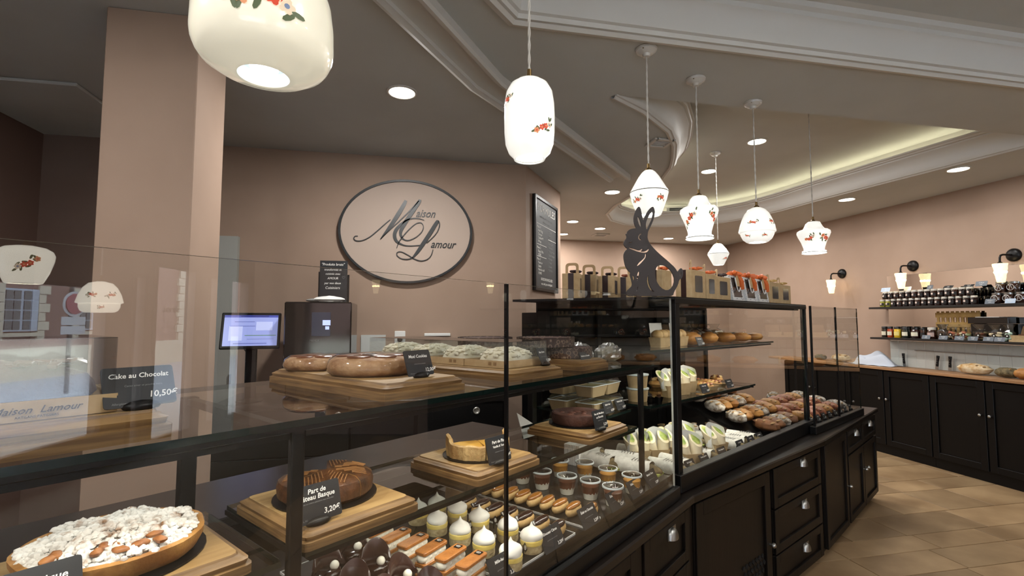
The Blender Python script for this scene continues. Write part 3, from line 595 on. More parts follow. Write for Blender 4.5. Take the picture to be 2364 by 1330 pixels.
price_tag(F1, .055, .07, ZM+.033, 'black chalk tag lettered Part de Flan', [('Part de Flan', .011, .05, .74, CHALK, 'CENTER'), ('Vanille & Tonka', .008, .05, .58, CHALK, 'CENTER'), ('préparation artisanale', .004, .02, .40, CHALKD, 'CENTER'), ('3,20€', .012, .18, .15, CHALK, 'LEFT'), ('Allergènes: G, O, L', .0036, -.42, .08, CHALKD, 'LEFT')], .09, .068, 14)
# --- moelleux
board(F1, .63, .185, .285, .27, ZM, 'wooden board under the round chocolate moelleux', .032)
t = thing('chocolate_moelleux', 'round chocolate moelleux cake with a sunken cracked top', 'cake', F1.w(.635, .19, ZM+.033), F1.rz); disc_card(t, .108)
wob = lambda a, z: 1+.006*sin(6*a)+.004*sin(17*a)
MB().lathe([(.092, .004), (.096, .012), (.098, .034), (.096, .041), (.088, .043), (.08, .037), (.06, .034), (.02, .034)], 48, wob=wob).build('cake_body', CAKE, t, smooth=50)
mb = MB(); rg = random.Random(9)
for k in range(10):
    a = rg.uniform(0, 6.28); r = rg.uniform(.02, .075); mb.ell((r*cos(a), r*sin(a), .033), (rg.uniform(.012, .022), rg.uniform(.008, .014), .005), 9, 5, rz=a+1, noise=.08, seed=k)
mb.build('cracked_top', mat('moelleux_top', '#5e382a', .7, c2='#4a2a20', vs=20, bump=.3, bs=50), t, smooth=50)
price_tag(F1, .585, .06, ZM+.033, 'black chalk tag lettered Part de Moelleux au Chocolat', tl('Part de Moelleux', '3,20€', .0095, 'au Chocolat'), .088, .066, 14)
# --- top shelf: boxed chocolate loaf cake
board(F1, -.885, .17, .37, .20, ZT, 'thick wooden board under the boxed chocolate loaf cake', .042)
t = thing('cake_box', 'kraft cake box with clear lid and Maison Lamour script, holding chocolate loaf', 'cake box', F1.w(-.915, .18, ZT+.043), F1.rz)
mb = MB()
for sy in (-1, 1): mb.box((0, sy*.075, .013), (.30, .003, .026))
for sx in (-1, 1): mb.box((sx*.15, 0, .013), (.003, .15, .026))
mb.box((0, 0, .0015), (.30, .15, .003)); mb.build('tray', KRAFT, t)
mb = MB()
for sy in (-1, 1): mb.box((0, sy*.0735, .065), (.296, .0012, .085))
for sx in (-1, 1): mb.box((sx*.148, 0, .065), (.0012, .146, .085))
mb.box((0, 0, .107), (.296, .148, .0012)); mb.build('clear_lid', PLAS, t)
text('Maison  Lamour', .0135, t, (.022, -.078, .010), m=mat('ink_brown', '#3a2616', .8), shear=.4, name='box_lettering'); text('ARTISANS PÂTISSIERS', .0045, t, (.045, -.078, .004), m=mat('ink_brown', '#3a2616', .8), shear=0, name='box_lettering')
ck = thing('chocolate_loaf', 'dark chocolate loaf cake with chopped topping inside the clear-lidded box', 'cake', F1.w(-.88, .185, ZT+.047), F1.rz)
MB().ell((0, 0, .028), (.105, .05, .042), 18, 9, noise=.05, flat=.027, seed=3).build('loaf', CAKE, ck, smooth=50)
mb = MB(); rg = random.Random(2)
for k in range(26): mb.box((rg.uniform(-.085, .085), rg.uniform(-.035, .035), .066+rg.uniform(-.004, .004)), (.02, .012, .006), M=Matrix.Rotation(rg.uniform(-.5, .5), 3, 'X') @ Matrix.Rotation(rg.uniform(0, 3), 3, 'Z'))
mb.build('chopped_chocolate', CHOCM, ck, bevel=.001)
price_tag(F1, -.735, .10, ZT+.043, 'black chalk tag lettered Cake au Chocolat', [('Cake au Chocolat', .0105, 0, .72, CHALK, 'CENTER'), ('Cacao amer et poudre noire', .0042, .05, .5, CHALKD, 'CENTER'), ('10,50€', .0135, .1, .20, CHALK, 'LEFT'), ('Allergènes: G, O, L, FC, LA', .0045, -.40, .07, CHALKD, 'LEFT')], .092, .062, 24, 4)
# --- cookies
board(F1, -.185, .36, .25, .55, ZT, 'wooden board carrying the two wrapped giant cookies', .036)
COOK = mat('cookie_dough', '#c09a70', .6, c2='#93673f', vs=26, vd=5, bump=.5, bs=60)
def cookie(u, v, r, lab, seed, h=.032):
    t = thing('giant_cookie', lab, 'cookie', F1.w(u, v, ZT+.037), F1.rz, 'wrapped giant cookies')
    wob = lambda a, z: 1+.012*sin(4*a+seed)+.01*sin(9*a)+.006*sin(23*a+z*300)
    MB().lathe([(r*.86, 0), (r*.97, h*.18), (r, h*.45), (r*.94, h*.82), (r*.8, h), (r*.3, h*1.06)], 40, wob=wob).build('cookie_body', COOK, t, smooth=50)
    rg = random.Random(seed)
    for k in range(6):
        a = k*1.05+.4; q = r*(.55 if k else 0); MB().lathe([(r*.25, -.002), (r*.26, .0015), (r*.23, .003)], 18, (q*cos(a), q*sin(a), h*1.06-(0 if q < r*.3 else .0005))).build('chocolate_disc', mat('choc_disc', '#7a4524', .3, coat=.3), t, smooth=40)
    MB().lathe([(r*.89, -.001), (r*1.004, h*.2), (r*1.02, h*.46), (r*.965, h*.87), (r*.8, h+.006), (.01, h*1.08+.008)], 40, cap=False, wob=wob).build('cling_film', glass('cling_film', .04, (.98, .98, .98), .08), t, smooth=60)
    return t
ck = cookie(-.185, .31, .115, 'giant wrapped cookie with an oval logo sticker, nearer the price tag', 1, .044)
tt = MB(); tt.prism(rrect(.034, .022, .003, 2), 0, .001); s = tt.build('logo_sticker', SLATE, ck, (-.03, -.03, .0525), R(10))
el = MB(); el.loft([[(.014*k*cos(a), .009*k*sin(a), .0013) for a in [2*PI*i/24 for i in range(24)]] for k in (1, .9)], False, False); el.build('sticker_ring', CHALK, s); text('ML', .007, s, (-.0055, -.003, .0013), (0, 0, 0), ext=0)
cookie(-.22, .535, .085, 'giant wrapped cookie at the back left of the board', 4, .034)
price_tag(F1, -.165, .135, ZT+.037, 'black chalk tag lettered Maxi Cookies', tl('Maxi Cookies', '12,00€', .011), .086, .064, 20, 4)
# --- boxed white shaving tarts
board(F1, .26, .30, .27, .42, ZT, 'wooden board under the row of boxed white chocolate tarts', .03)
WSH = mat('white_shavings', '#f3ecd8', .7, c2='#e6dabb', vs=30, bump=.3, bs=50)
def tart_box():
    t = thing('boxed_tart', '', 'boxed tart', (0, 0, 0), 0, 'boxed white chocolate tarts in a row'); mb = MB()
    for sy in (-1, 1): mb.box((0, sy*.085, .011), (.215, .002, .022))
    for sx in (-1, 1): mb.box((sx*.1075, 0, .011), (.002, .17, .022))
    mb.box((0, 0, .001), (.215, .17, .002)); mb.build('tray', KRAFT, t)
    for k in range(2): MB().box((-.109, -.045+.02*k, .012), (.0006, .012, .010)).build('stamp', KRAFTD, t)
    MB().ell((0, 0, .016), (.098, .076, .040), 24, 10, noise=.03, flat=.012, seed=2).build('tart_filling', WSH, t, smooth=50)
    mb = MB(); rg = random.Random(8)
    for k in range(150):
        a = rg.uniform(0, 6.28); r = math.sqrt(rg.random())*.93; z = .016+.040*math.sqrt(max(0, 1-r*r)); s = rg.uniform(.004, .009)
        mb.ell((r*.098*cos(a), r*.076*sin(a), z), (s*1.6, s*.8, s*.6), 6, 4, rz=rg.uniform(0, 3), noise=.15, seed=k)
    o = mb.build('shavings', WSH, t, smooth=50); o['kind'] = 'stuff'
    mb = MB()
    for sy in (-1, 1): mb.box((0, sy*.0838, .045), (.212, .001, .065))
    for sx in (-1, 1): mb.box((sx*.106, 0, .045), (.001, .166, .065))
    mb.box((0, 0, .078), (.212, .168, .001)); mb.build('clear_lid', PLAS, t); return t
p = tart_box(); labs = ['nearest the glass', 'second from the glass', 'third from the glass', 'at the back of the row']
for k in range(4):
    o = p if k == 0 else copy_tree(p); o.location = F1.w(.275+.0*k, .235+.178*k*.98, ZT+(.031 if k < 2 else .031)); o.rotation_euler = (0, 0, F1.rz); o['label'] = 'kraft-trayed tart heaped with white shavings under a clear lid, '+labs[k]
board(F1, .24, .66, .25, .28, ZT, 'second wooden board behind, under the rear boxed tarts', .03)
price_tag(F1, .335, .12, ZT+.031, 'small black chalk tag leaning at the corner of the boxed tarts', tl('Blanc Citron', '12,00€', .008), .06, .055, 24, 12)
# --- brown paper moulds
board(F1, .62, .25, .20, .30, ZT, 'wooden board under the stacked chocolate moelleux moulds', .034)
MOULD = mat('brown_mould_paper', '#2f1d17', .7)
def mould_mat():
    m = bpy.data.materials.new('printed_mould_paper'); m.use_nodes = True; nt = m.node_tree; p = nt.nodes['Principled BSDF']; p.inputs['Roughness'].default_value = .65
    tc = nt.nodes.new('ShaderNodeTexCoord'); v = nt.nodes.new('ShaderNodeTexVoronoi'); v.inputs['Scale'].default_value = 52; v.inputs['Randomness'].default_value = .35; nt.links.new(tc.outputs['Object'], v.inputs['Vector'])
    r = nt.nodes.new('ShaderNodeValToRGB'); e = r.color_ramp.elements; e[0].position = .30; e[0].color = lin('#2f1d17'); e[1].position = .50; e[1].color = lin('#2f1d17'); q = r.color_ramp.elements.new(.40); q.color = lin('#7d6a58')
    nt.links.new(v.outputs['Distance'], r.inputs[0]); nt.links.new(r.outputs[0], p.inputs['Base Color']); return m
MPR = mould_mat()
def mould(u, v, z, r, h, lab):
    t = thing('moulded_cake', lab, 'cake', F1.w(u, v, z), F1.rz, 'chocolate cakes in brown paper moulds'); wob = lambda a, z: 1+.012*abs(sin(24*a))
    MB().lathe([(r*.97, 0), (r, .002), (r*1.01, h), (r*.985, h), (r*.98, h-.006)], 96, wob=wob, cap=False).build('paper_mould', MPR, t)
    MB().lathe([(r*.965, .003), (r*.975, h-.008), (r*.9, h-.002), (r*.5, h-.001)], 36).build('cake_top', CAKE, t, smooth=50)
mould(.63, .23, ZT+.035, .092, .040, 'chocolate cake in printed brown mould, front right of the lower layer')
mould(.52, .40, ZT+.035, .090, .040, 'chocolate cake in printed brown mould, back left of the lower layer')
mould(.57, .29, ZT+.077, .108, .036, 'chocolate cake in printed brown mould on top, nearer the glass')
mould(.46, .50, ZT+.077, .105, .034, 'chocolate cake in printed brown mould on top, farther from the glass')
price_tag(F1, .60, .118, ZT+.001, 'black chalk tag lettered Moelleux au Chocolat under the brown moulds', tl('Moelleux au Chocolat', '12,00€', .0075), .078, .06, 22, 5)
# --- pastry trays on the deck
TRAYM = mat('tray_black', '#101011', .35); TRE = mat('tray_edge', '#cfcfca', .5)
def tray(u, v, w, d, lab):
    t = thing('pastry_tray', lab, 'tray', F1.w(u, v, ZD), F1.rz, 'flat black pastry trays'); MB().box((0, 0, .002), (w, d, .004)).build('plate', TRAYM, t)
    mb = MB()
    for sy in (-1, 1): mb.box((0, sy*d/2, .003), (w, .0016, .006))
    for sx in (-1, 1): mb.box((sx*w/2, 0, .003), (.0016, d, .006))
    mb.build('white_edge', TRE, t)
for u, w, lab in ((-.245, .17, 'black tray under the chocolate sail entremets'), (-.085, .125, 'black tray under the row of mille-feuilles'), (.125, .24, 'black tray under the lemon meringue tartlets'), (.30, .10, 'black tray under the chocolate eclairs'), (.455, .10, 'black tray under the coffee eclairs')):
    tray(u, .255, w, .46, lab)
ZP = ZD+.0045
LOGO = mat('logo_chip', '#17120f', .3)
def chip(t, loc, rot, s=.016):
    o = MB().box((0, 0, 0), (s, s, .0012)).build('logo_chip', LOGO, t, loc); o.rotation_euler = rot
    el = MB(); el.loft([[(s*.36*k*cos(a), s*.25*k*sin(a), .0008) for a in [2*PI*i/14 for i in range(14)]] for k in (1, .8)], False, False); el.build('chip_ring', CHALK, o)
    el = MB(); el.box((-.0012, 0, .0009), (.001, s*.25, .0002)); el.box((.0018, 0, .0009), (.001, s*.25, .0002)); el.build('chip_mark', CHALK, o)
# lemon meringue
p = thing('meringue_tartlet', '', 'tartlet', (0, 0, 0), 0, 'lemon meringue tartlets')
MB().lathe([(.030, 0), (.031, .004), (.031, .022), (.029, .023)], 24).build('biscuit_base', mat('biscuit', '#c5b48c', .75, c2='#a8946a', vs=60, bump=.3, bs=120), p, smooth=40)
MB().lathe([(.0315, .022), (.0322, .026), (.0318, .033), (.028, .034)], 24).build('lemon_layer', YEL, p, smooth=40)
wob = lambda a, z: 1+.05*sin(2*a+z*160)
MB().lathe([(.029, .033), (.0318, .039), (.031, .046), (.0265, .053), (.018, .059), (.0095, .064), (.0045, .069), (.0025, .074), (.0006, .078)], 28, wob=wob).build('meringue', mat('meringue', '#f1efe6', .5), p, smooth=60)
rg = random.Random(4); mb = MB()
for k in range(22):
    a = rg.uniform(0, 6.28); r = rg.uniform(.006, .026); z = .062-.022*(r/.029)**2+.002; mb.box((r*cos(a), r*sin(a), z), (.005, .0012, .001), rz=rg.uniform(0, 3))
mb.build('lime_zest', mat('lime_zest', '#8e9a4a', .6), p)
spots = [(.067, .045), (.075, .148), (.078, .245), (.083, .349), (.098, .455), (.177, .06), (.187, .155), (.180, .265), (.184, .365), (.172, .45)]
for i, (u, v) in enumerate(spots):
    o = p if i == 0 else copy_tree(p); o.location = F1.w(u, v, ZP); o.rotation_euler = (0, 0, rg.uniform(0, 6)); row = 'left' if i < 5 else 'right'; k = i if i < 5 else i-5
    o['label'] = 'lemon meringue tartlet with lime zest, %s from the glass in the %s row' % (('nearest' if k == 0 else ORD[k]), row)
for i in (1, 2, 5, 7, 9): pass
t = None
for i, u, v in ((0, .128, .05), (1, .128, .16), (2, .14, .27), (3, .135, .38), (4, .215, .235)):
    c = thing('logo_plaque', 'square black logo plaque among the meringue tartlets, %s from the glass' % ('nearest' if i == 0 else ORD[i]), 'plaque', F1.w(u, v-.005, ZP+.028), F1.rz, 'chocolate logo plaques on meringues'); chip(c, (0, 0, 0), (R(70), 0, R(20)), .02); MB().box((0, .006, -.013), (.003, .003, .027)).build('plaque_stem', LOGO, c)
# mille-feuille
p = thing('mille_feuille', '', 'pastry', (0, 0, 0), 0, 'mille-feuilles in a row'); FEU = mat('puff_golden', '#b9793a', .5, c2='#9c5f28', vs=35, bump=.2, bs=120, coat=.2)
z = 0
for k in range(3):
    MB().prism([(x, y) for x, y in rrect(.092, .036, .006, 3)], z, z+.009).build('puff_layer', FEU, p, bevel=.002); z += .009
    if k < 2:
        mb = MB()
        for j in range(5): mb.ell((-.036+.018*j, 0, z+.010), (.0125, .0168, .012), 10, 6)
        mb.box((0, 0, z+.010), (.075, .029, .02)); mb.build('cream_layer', CREAM, p, smooth=60); z += .0195
chip(p, (.030, 0, z+.0012), (0, 0, PI/2), .017)
for i in range(7):
    o = p if i == 0 else copy_tree(p); o.location = F1.w(-.065-.008*i, .06+.064*i, ZP); o.rotation_euler = (0, 0, F1.rz+R(8)); o['label'] = 'golden mille-feuille bar with cream layers, %s from the glass' % ('nearest' if i == 0 else ORD[i])
# eclairs
def eclair(name, gl, plaque):
    p = thing(name, '', 'eclair', (0, 0, 0), 0, name.replace('_', ' ')+'s in a row')
    MB().ell((0, 0, .018), (.046, .0185, .021), 20, 10, noise=.015, flat=.016).build('choux', ECL, p, smooth=60)
    MB().ell((0, 0, .0315), (.043, .0160, .0110), 20, 8, noise=.03, flat=.003, seed=5).build('glaze', gl, p, smooth=60)
    return p
p = eclair('coffee_eclair', GLAZ, False)
for i in range(9):
    o = p if i == 0 else copy_tree(p); o.location = F1.w(.468+(.02 if i == 0 else 0)-.004*i, .052+.0505*i, ZP); o.rotation_euler = (0, 0, F1.rz+R(6-2*(i % 3))); o['label'] = 'coffee-glazed eclair, %s from the glass in its row' % ('nearest' if i == 0 else ORD[i])
p = eclair('chocolate_eclair', CHOC, True); chip(p, (-.040, 0, .036), (0, R(-40), PI/2), .015)
for i in range(7):
    o = p if i == 0 else copy_tree(p); o.location = F1.w(.30-.003*i, .055+.060*i, ZP); o.rotation_euler = (0, 0, F1.rz+R(8-3*(i % 3))); o['label'] = 'chocolate-glazed eclair, %s from the glass in its row' % ('nearest' if i == 0 else ORD[i])
# chocolate sail entremets
p = thing('chocolate_entremets', '', 'pastry', (0, 0, 0), 0, 'chocolate entremets with sails')
MB().lathe([(.034, 0), (.036, .004), (.0355, .03), (.031, .037), (.02, .04)], 28).build('glazed_base', CHOC, p, smooth=50)
MB().ell((.014, -.012, .045), (.011, .011, .011), 14, 9).build('white_truffle', CREAM, p, smooth=60)
mb = MB(); n = 12; fr_ = []; bk = []
for i in range(n+1):
    a = -1.15+2.3*i/n; hh = .052*max(.03, cos(a*1.25))**.8; x = .045*sin(a*.95); y = .018*cos(a*1.6)-.01
    fr_.append([(x, y, .040), (x*1.02, y-.004, .040+hh*.5), (x*1.0, y+.006, .040+hh)]); bk.append([(x, y+.002, .040), (x*1.02, y-.002, .040+hh*.5), (x*1.0, y+.008, .040+hh)])
mb.loft([f+list(reversed(b)) for f, b in zip(fr_, bk)]); mb.build('chocolate_sail', mat('sail_chocolate', '#3a2622', .25, coat=.4), p, smooth=50)
for i, (u, v, a) in enumerate([(-.20, .06, 35), (-.20, .165, 60), (-.19, .275, 20), (-.19, .385, 50), (-.285, .11, 40), (-.285, .22, 15), (-.285, .34, 55)]):
    o = p if i == 0 else copy_tree(p); o.location = F1.w(u, v, ZP); o.rotation_euler = (0, 0, F1.rz+R(a-60)); o['label'] = 'dark chocolate entremets with a curved sail, %s in the %s row' % (['nearest the glass', 'second', 'third', 'fourth'][i if i < 4 else i-4], 'right' if i < 4 else 'left')
# dessert cups
def cup(ctop, name, cat_label):
    p = thing(name, '', 'dessert cup', (0, 0, 0), 0, 'lidded dessert cups')
    MB().lathe([(.024, .001), (.031, .036), (.029, .0365)], 24).build('cream', CREAM, p, smooth=50)
    wob = lambda a, z: 1+.0*a
    mb = MB(); rings = []
    for j, (r, z) in enumerate(((.0296, .030), (.0325, .048), (.022, .050))):
        rings.append([(r*1.015*cos(2*PI*i/30), r*1.015*sin(2*PI*i/30), z-(.009*abs(sin(i*1.7)) if j == 0 else 0)) for i in range(30)])
    mb.loft(rings); mb.build('top_layer', ctop, p, smooth=50)
    MB().lathe([(.026, 0), (.0265, .001), (.035, .058), (.0375, .060), (.0375, .063)], 28, cap=False).build('plastic_cup', PLAS, p, smooth=50)
    MB().lathe([(.0385, .0625), (.039, .065), (.0375, .069), (.0345, .0685)], 32, cap=False).build('lid_rim', mat('lid_plastic', '#c9d2d2', .12, spec=.8), p, smooth=60)
    MB().lathe([(.0345, .068), (.032, .0665), (.020, .0665), (.019, .0675), (.011, .0675), (.010, .0665), (.002, .0665)], 32, cap=False).build('lid', PLAS, p, smooth=60)
    return p
pc = cup(CHOCM, 'chocolate_dessert_cup', ''); po = cup(mat('orange_compote', '#c08a3e', .4, c2='#a8702a', vs=30), 'fruit_dessert_cup', '')
cs = [(.64, .05, 0), (.645, .145, 0), (.635, .24, 0), (.62, .345, 0), (.625, .445, 0), (.80, .055, 1), (.815, .165, 1), (.83, .28, 1), (.79, .375, 1)]
for i, (u, v, k) in enumerate(cs):
    src = po if k else pc; o = src if i in (0, 5) else copy_tree(src); o.location = F1.w(u, v, ZD); o['label'] = ('chocolate-topped cream cup with clear lid, ' if not k else 'amber fruit cup with clear lid, ')+('nearest the glass' if i in (0, 5) else ORD[i if i < 5 else i-5]+' from the glass')
# napkin block
t = thing('napkin_block', 'upright white ribbed napkin block behind the dessert cups', 'napkins', F1.w(1.0, .42, ZD), F1.rz)
for k in range(9): MB().box((0, -.035+.009*k, .045), (.10, .0075, .09)).build('napkin', PAPER, t, bevel=.001)
t = tag(MB().prism([(0, 0), (.16, 0), (0, .11)], 0, .003).build('folded_card', PAPER), 'white triangular card lying behind the chocolate moelleux', 'card'); t.location = F1.w(.70, .50, 1.0); t.rotation_euler = (R(70), 0, F1.rz)
# front-rail tags
for k, (u, nm) in enumerate(((.02, 'Mille-feuilles'), (.235, 'Douceur Citron'), (.44, 'Éclair au Chocolat'), (.62, 'Éclair au Café'), (.775, 'Délice Poire'), (.92, 'Brioche Tarte'))):
    price_tag(F1, u, .016, .846, 'black tag lettered %s on the front rail' % nm, [(nm, .010, 0, .72, CHALK, 'CENTER'), ('garniture maison et crème', .0045, 0, .45, CHALKD, 'CENTER'), ('3,20€', .012, .15, .12, CHALK, 'LEFT')], .10, .062, 28, 0, 'tags along the front rail', False)
# ================================================================ GOODS IN RUNS 2 AND 3
Z2 = .787; Z2M = 1.101; Z2T = 1.356; Z3 = .812
SEED = mat('seeded_bread', '#7a6a48', .75, c2='#4a4028', vs=40, vd=5, bump=.35, bs=70, rnd=.1); LOAFB = mat('brown_loaf', '#8a5a34', .6, c2='#5d3a20', vs=14, bump=.3, bs=40, rnd=.15)
LOAFG = mat('golden_loaf', '#b98443', .55, c2='#8d5a28', vs=12, bump=.3, bs=45, rnd=.12); FLOUR = mat('floured_loaf', '#6c5a48', .8, c2='#cfc8bd', vs=35, vd=5, bump=.3, bs=60, rnd=.1); PINK = mat('praline_brioche', '#a8683e', .5, c2='#7d3d28', vs=30, bump=.3, bs=60)
TORT = mat('tortilla', '#e2d8bd', .6, c2='#d2c29a', vs=18); GREEN = mat('salad_green', '#6f8a34', .5, c2='#b9bd6a', vs=45, vd=4); WRAPP = mat('printed_wrap', '#d9d8d0', .55, c2='#c4c3ba', vs=60)
# wrapped baguette sandwich: long axis along local y
def sandwich():
    t = thing('wrapped_sandwich', '', 'sandwich', (0, 0, 0), 0, 'baguette sandwiches in white paper'); 
    MB().ell((0, 0, .026), (.030, .105, .028), 14, 12, noise=.02, flat=.022).build('baguette', SEED, t, smooth=60)
    rings = []
    for y in (-.062, -.02, .03, .085):
        rings.append([((.033+.0012*sin(k*3+y*90))*cos(PI*(-.12+1.24*k/14)), y+.003*sin(k), .025+(.031+.001*sin(k*2+y*70))*sin(PI*(-.12+1.24*k/14))) for k in range(15)])
    MB().loft(rings, False, False, closed=False).build('paper_sleeve', WRAPP, t, smooth=60)
    for k in range(5): MB().box((0, -.035+.012*k, .0568), (.03, .004, .0006)).build('printed_line', mat('print_grey', '#7b7b78', .7), t)
    MB().box((0, -.07, .02), (.05, .06, .006)).build('filling', GREEN, t); return t
ps = sandwich(); n = 0
SW = [(F2, .10, .115, Z2, 4, 'at the near corner of the black case'), (F2, .19, .115, Z2, -6, 'second along the front of the black case'), (F2, .42, .12, Z2, 5, 'in front of the tortilla cones'), (F2, .74, .12, Z2, -3, 'at the front beside the kraft cone'), (F2, .84, .13, Z2, 6, 'second from the empty tray'), (F2, .95, .12, Z2, 2, 'next to the empty black tray'), (F2, .66, .32, Z2, 8, 'in the middle row behind the kraft cone'), (F2, .79, .33, Z2, -5, 'in the middle row by the seeded rolls'), (F2, .60, .50, Z2, 4, 'at the back of the black case floor'), (F2, .20, .36, Z2, 3, 'behind the tortilla cones'),
      (F1, 1.0, .13, ZD, 3, 'beside the dessert cups, nearest the bend'), (F1, .985, .29, ZD, -8, 'lying behind the dessert cups'), (F1, 1.06, .40, ZD, 10, 'farthest back in the pastry case'), (F1, 1.08, .22, ZD, 14, 'squeezed into the bend of the case')]
for fr, u, v, z, a, w in SW:
    o = ps if n == 0 else copy_tree(ps); n += 1; o.scale = (1.2, 1.05, 1.2); o.location = fr.w(u, v, z); o.rotation_euler = (0, 0, fr.rz+R(a)); o['label'] = 'paper-wrapped seeded baguette sandwich '+w
# tortilla wraps in a kraft cone
def tortillas():
    t = thing('tortilla_pack', '', 'wrap', (0, 0, 0), 0, 'tortilla wraps in kraft cartons')
    MB().loft([[(x*s, y*s, z) for x, y in rrect(.07, .05, .004, 1)] for s, z in ((.72, 0), (1, .05))], True, False).build('kraft_carton', KRAFT, t)
    for sx in (-1, 1):
        M = Matrix.Translation((sx*.017, 0, .03)) @ Matrix.Rotation(R(-14), 4, 'X') @ Matrix.Rotation(R(sx*10), 4, 'Y'); rings = []
        for z in (0, .03): rings.append([M @ Vector((.019*cos(a), .021*sin(a), z)) for a in [2*PI*k/18 for k in range(18)]])
        rings.append([M @ Vector((.021*cos(a), .023*sin(a), .062+.026*sin(a))) for a in [2*PI*k/18 for k in range(18)]])
        w = MB().loft(rings, True, True).build('tortilla', TORT, t, smooth=50)
        MB().add([M @ Vector((.0145*cos(a)*(1+.12*sin(4*a)), .0165*sin(a), .064+.019*sin(a)-.0005)) for a in [2*PI*k/18 for k in range(18)]], [tuple(range(18))]).build('salad_filling', GREEN, w)
    MB().loft([[(s*.042*cos(R(-20+220*k/12)), .004+s*.032*sin(R(-20+220*k/12)), z-.018*abs(k-6)/6*(z > .08)) for k in range(13)] for s, z in ((.92, .035), (1.0, .06), (.98, .10), (.86, .118))], False, False, closed=False).build('paper_hood', PAPER, t, smooth=60); return t
pt = tortillas(); n = 0
for u, v, z, a, w in [(.29, .10, Z2, -30, 'nearest the glass on the floor of the black case'), (.36, .22, Z2, -20, 'second from the glass on the floor'), (.24, .25, Z2, -35, 'left of the pair on the floor'), (.15, .30, Z2, -25, 'seen behind the black corner post'), (.57, .10, Z2, -10, 'standing alone, right of the cones on the floor'), (.50, .24, Z2, -25, 'third back from the glass on the floor'), (.36, .24, Z2M, -20, 'left one on the middle shelf'), (.50, .25, Z2M, -15, 'middle one on the middle shelf'), (.60, .27, Z2M, -25, 'right one on the middle shelf')]:
    o = pt if n == 0 else copy_tree(pt); n += 1; o.scale = (1.5, 1.5, 1.45) if z < 1 else (1.3, 1.3, 1.25); o.location = F2.w(u, v, z); o.rotation_euler = (0, 0, F2.rz+R(a)); o['label'] = 'tortilla wraps in kraft carton, '+w
# loaves
def loaf_mesh(l, w, h, m, seed, noise=.04, cuts=3):
    mb = MB(); mb.ell((0, 0, h*.62), (l/2, w/2, h*.62), 20, 11, noise=noise, flat=h*.6, seed=seed, nf=11)
    me = mb.mesh('loaf', m, smooth=60); return me
def loaf(fr, u, v, z, a, l, w, h, m, seed, lab, name='loaf', group=None, score=3, noise=.055):
    t = thing(name, lab, 'bread', fr.w(u, v, z), fr.rz+R(a), group); link('crust', loaf_mesh(l, w, h, m, seed, noise), t)
    mb = MB()
    for k in range(score):
        x = -l*.3+l*.6*k/max(1, score-1); mb.ell((x, 0, h*1.12-.12*h*abs(k-(score-1)/2)), (l*.065, w*.40, h*.11), 9, 5, rz=.45, noise=.12, seed=k)
    if score: mb.build('score_ridge', mat('score_flour', '#a5845a', .8), t, smooth=60)
    return t
rg = random.Random(11); n = 0
for r_ in range(4):
    for k in range(5):
        u = 1.14+.115*k+.02*rg.uniform(-1, 1); v = .11+.135*r_; z = Z2+.028+.048*r_
        if r_ == 0 and k < 1: continue
        m = (LOAFB, LOAFG, LOAFG, LOAFB)[r_] if k % 3 else FLOUR
        loaf(F2, u, v, z, 62+rg.uniform(-8, 8), .185, .098, .058, m, n, '%s loaf in the %s row from the glass, %s along' % ('flour-dusted' if m is FLOUR else 'brown crusted' if m is LOAFB else 'golden crusted', ORD[r_], ORD[k]), 'loaf', 'loaves heaped in the black case', 3); n += 1
MB().box((0, 0, 0), (.62, .62, .02)).build('tray_riser', BLACK, c2, (1.39, .36, .873)).rotation_euler = (R(19.5), 0, 0)
for k in range(4): loaf(F2, .80+.09*k, .56-.06*k, Z2, 30, .15, .06, .05, (SEED, FLOUR, FLOUR, FLOUR)[k], 40+k, 'seeded grey roll %s' % ['beside the grey divider', 'second in the diagonal line', 'third in the diagonal line', 'last in the diagonal line, nearest the glass'][k], 'seeded_roll', 'diagonal line of seeded rolls', 2)
# middle shelf savouries
tz = [('savoury_slice', .80, .30, 'long glazed savoury slice on a kraft tray, left of its tag'), ('savoury_slice', .95, .32, 'long glazed savoury slice on a kraft tray, behind its tag')]
for nm, u, v, lab in tz:
    t = thing(nm, lab, 'savoury', F2.w(u, v, Z2M), F2.rz+R(80), 'savoury slices on the middle shelf'); MB().loft([[(x*s, y*s, z) for x, y in rrect(.20, .085, .004, 1)] for s, z in ((.9, 0), (1, .022))], True, False).build('kraft_tray', KRAFT, t)
    MB().ell((0, 0, .02), (.095, .038, .018), 16, 7, noise=.03, flat=.01).build('pastry', mat('savoury_pastry', '#d9b878', .5, c2='#b5793c', vs=25), t, smooth=50)
    for k in range(7): MB().ell((-.075+.025*k, 0, .034), (.008, .028, .005), 8, 4, rz=.4).build('topping_stripe', mat('topping_red', '#9c5a3a', .4), t, smooth=50)
for k, (u, v, s) in enumerate([(.66, .50, 1), (.80, .52, 1), (.93, .50, .9), (1.06, .50, .9), (1.14, .36, .8)]):
    t = thing('pastry_heap', ['flaky pastry cluster on the dark tray, farthest left', 'foil-edged pastry cluster, second on the dark tray', 'nut-topped pastry, third on the dark tray', 'sugar-dusted pastry, fourth on the dark tray', 'small pastry at the end of the middle shelf'][k], 'pastry', F2.w(u, v, Z2M+.0), F2.rz+k, 'pastries on the dark rear tray')
    MB().ell((0, 0, .02), (.06*s, .045*s, .03*s), 14, 8, noise=.10, flat=.019, seed=k).build('pastry_body', LOAFB if k % 2 else CRUST, t, smooth=50)
    for j in range(6): MB().ell((.035*s*cos(j*1.05), .025*s*sin(j*1.05), .044*s), (.018*s, .012*s, .012*s), 7, 5, noise=.2, rz=j, seed=j+k).build('pastry_flake', CRUSTP if (j+k) % 2 else CHOCM, t, smooth=50)
